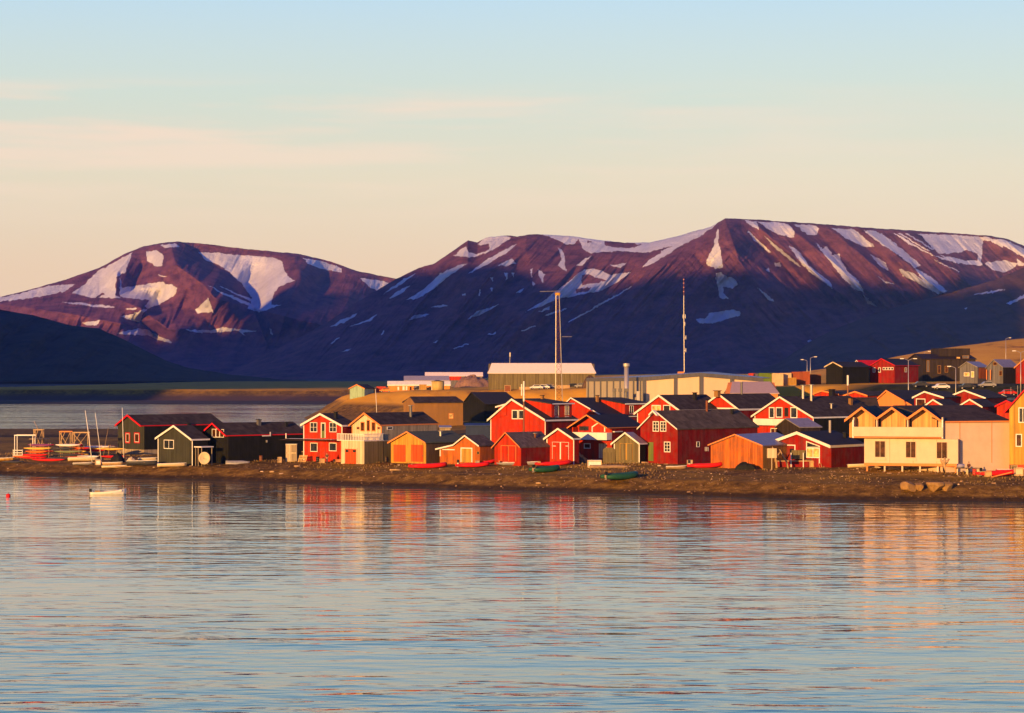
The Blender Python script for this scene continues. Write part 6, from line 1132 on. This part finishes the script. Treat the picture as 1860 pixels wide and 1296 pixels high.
# people
SKIN = mat('skin', (.50, .27, .17), var=.05, zs=1); HAIR = mat('hair', (.05, .03, .02), zs=1)
def person(px, py, turn, jacket, trousers, label, sit=False, loc=None):
    q = Vector(loc) if loc is not None else hit(px, py); r = empty('person', q, R(turn), label, 'person')
    if sit:
        J = dict(pel=(0, 0, .5), ch=(0, .03, .85), nk=(0, 0, 1.05), hd=(0, -.03, 1.2), ht=(0, -.02, 1.36), kL=(.14, -.42, .52), kR=(-.14, -.42, .52), fL=(.14, -.45, .08), fR=(-.14, -.45, .08), tL=(.14, -.6, .04), tR=(-.14, -.6, .04), sL=(.19, .02, 1.0), sR=(-.19, .02, 1.0), eL=(.26, -.1, .75), eR=(-.26, -.1, .75), hL=(.14, -.36, .64), hR=(-.14, -.36, .64))
    else:
        J = dict(pel=(0, 0, .95), ch=(0, .02, 1.3), nk=(0, 0, 1.5), hd=(0, -.02, 1.62), ht=(0, -.01, 1.76), kL=(.11, -.02, .5), kR=(-.11, .03, .5), fL=(.12, .03, .07), fR=(-.12, .08, .07), tL=(.13, -.13, .04), tR=(-.13, -.09, .04), sL=(.20, .02, 1.43), sR=(-.20, .02, 1.43), eL=(.27, .03, 1.15), eR=(-.27, -.02, 1.15), hL=(.24, -.2, .98), hR=(-.25, -.16, .92))
    RD = dict(pel=.15, ch=.16, nk=.06, hd=.095, ht=.075, kL=.06, kR=.06, fL=.045, fR=.045, tL=.04, tR=.04, sL=.075, sR=.075, eL=.048, eR=.048, hL=.04, hR=.04)
    E = [('pel', 'ch'), ('ch', 'nk'), ('nk', 'hd'), ('hd', 'ht'), ('pel', 'kL'), ('kL', 'fL'), ('fL', 'tL'), ('pel', 'kR'), ('kR', 'fR'), ('fR', 'tR'), ('ch', 'sL'), ('sL', 'eL'), ('eL', 'hL'), ('ch', 'sR'), ('sR', 'eR'), ('eR', 'hR')]
    def skin(names, edges, f, nm, mt, root, extra=0.0):
        ids = {n_: i for i, n_ in enumerate(names)}; me = bpy.data.meshes.new(nm); me.from_pydata([J[n_] for n_ in names], [(ids[a], ids[b]) for a, b in edges if a in ids and b in ids], []); o_ = bpy.data.objects.new(nm, me); C.objects.link(o_); o_.parent = r
        sk = o_.modifiers.new('skin', 'SKIN')
        for n_, v in zip(names, me.skin_vertices[0].data if len(me.skin_vertices) else []): v.radius = (RD[n_] * f + extra,) * 2; v.use_root = n_ == root
        ss_ = o_.modifiers.new('smooth', 'SUBSURF'); ss_.levels = 1; ss_.render_levels = 1; me.materials.append(mt); return o_
    def build(names, nm, mt, root, extra):
        o_ = skin(names, E, 1, nm, mt, root)
        me = o_.data
        if not len(me.skin_vertices):
            bm = bmesh.new(); bm.from_mesh(me); lay = bm.verts.layers.skin.verify()
            for v, n_ in zip(bm.verts, names): v[lay].radius = (RD[n_] + extra,) * 2; v[lay].use_root = n_ == root
            bm.to_mesh(me); bm.free()
        else:
            for n_, v in zip(names, me.skin_vertices[0].data): v.radius = (RD[n_] + extra,) * 2; v.use_root = n_ == root
    build(list(J), 'body', SKIN, 'pel', 0); build(['pel', 'ch', 'nk', 'sL', 'eL', 'sR', 'eR'], 'jacket', jacket, 'pel', .018); build(['pel', 'kL', 'fL', 'kR', 'fR'], 'trousers', trousers, 'pel', .013)
    m = MB(); hz = J['ht']; m.tube([(0, hz[1] + .03, hz[2] - .13), (0, hz[1] + .03, hz[2] - .02), (0, hz[1] + .02, hz[2] + .07)], [.10, .11, .05], 10); m.build('hair', HAIR, r, True)
    return r
person(1760, 0, 20, mat('brown_jacket', (.16, .05, .03), zs=1), mat('grey_trousers', (.25, .2, .18), zs=1), 'person in a dark brown jacket standing behind the work table beside the lodge', loc=onground(1760, 348.5))
person(594, 842, -15, DWOOD, mat('denim', (.06, .06, .09), zs=1), 'person in dark clothes standing before the orange-red two storey house')
person(658, 837, 10, BRED, BLACK, 'person in a bright red jacket sitting before the orange door of the cream house', sit=True)
person(650, 837, -10, mat('plum_jacket', (.18, .03, .04), zs=1), BLACK, 'person in a plum jacket sitting left of the one in bright red', sit=True)

# pebbles, drift and shore litter over the beach
def scatter(name, n, x0, x1, y0, y1, smin, smax, material, seed, zmin=.25, zmax=3.8):
    rs = np.random.default_rng(seed); P = rs.uniform(x0, x1, n * 2); Y = rs.uniform(y0, y1, n * 2); X = (P - CX) / F * Y; Z = ground(X, Y); ok = (Z > zmin) & (Z < zmax) & (Y < shoreY(X) + 42); X, Y, Z = X[ok][:n], Y[ok][:n], Z[ok][:n]
    m = MB()
    for x, y, z in zip(X, Y, Z):
        s_ = rs.uniform(smin, smax) * (1 + (rs.random() < .04) * 1.5); a, b, c = s_ * rs.uniform(.7, 1.8), s_ * rs.uniform(.6, 1.1), s_ * rs.uniform(.4, .8); th = rs.uniform(0, 3.14); ca, sa = math.cos(th), math.sin(th)
        vs = [(-1, -.6, -.5), (1, -.7, -.5), (.8, .8, -.5), (-.9, .7, -.5), (-.5, -.4, .7), (.6, -.3, .8), (.4, .5, .6), (-.6, .4, .9)]
        m.hexa([(x + (p[0] * a * ca - p[1] * b * sa) , y + (p[0] * a * sa + p[1] * b * ca), z + p[2] * c) for p in vs])
    return tag(m.build(name, material), kind='stuff')
scatter('beach_stones', 5000, -40, 1920, 320, 450, .04, .13, mat('pebbles', (.30, .18, .10), zs=1, var=.5, scale=.4), 5)
scatter('pale_driftage', 560, -40, 1920, 320, 450, .05, .13, mat('pale_pebbles', (.60, .42, .28), zs=1, var=.4, scale=.4), 6, zmin=1.1)
# tufts of dry grass
def tufts(n, seed):
    rs = np.random.default_rng(seed); P = rs.uniform(0, 1900, n * 3); Y = rs.uniform(325, 450, n * 3); X = (P - CX) / F * Y; Z = ground(X, Y); den = fbm(X / 9, Y / 6, 3, 55); ok = (Z > 1.9) & (Z < 3.6) & (Y < shoreY(X) + 40) & (den > .0); X, Y, Z = X[ok][:n], Y[ok][:n], Z[ok][:n]; m = MB()
    for x, y, z in zip(X, Y, Z):
        for k in range(5):
            a = rs.uniform(0, 6.28); l = rs.uniform(.12, .38); dx, dy = math.cos(a) * l * .5, math.sin(a) * l * .5; w = .05; m.add([(x - w * math.sin(a), y + w * math.cos(a), z - .05), (x + w * math.sin(a), y - w * math.cos(a), z - .05), (x + dx, y + dy, z + l)], [(0, 1, 2)])
    return tag(m.build('dry_grass', mat('dry_grass', (.36, .22, .07), zs=1, var=.4, scale=.3)), kind='stuff')
tufts(5000, 8)
for o in S.objects:
    if o.get('label') and not 4 <= len(o['label'].split()) <= 16: print('LONG', len(o['label'].split()), o.name, '|', o['label'])
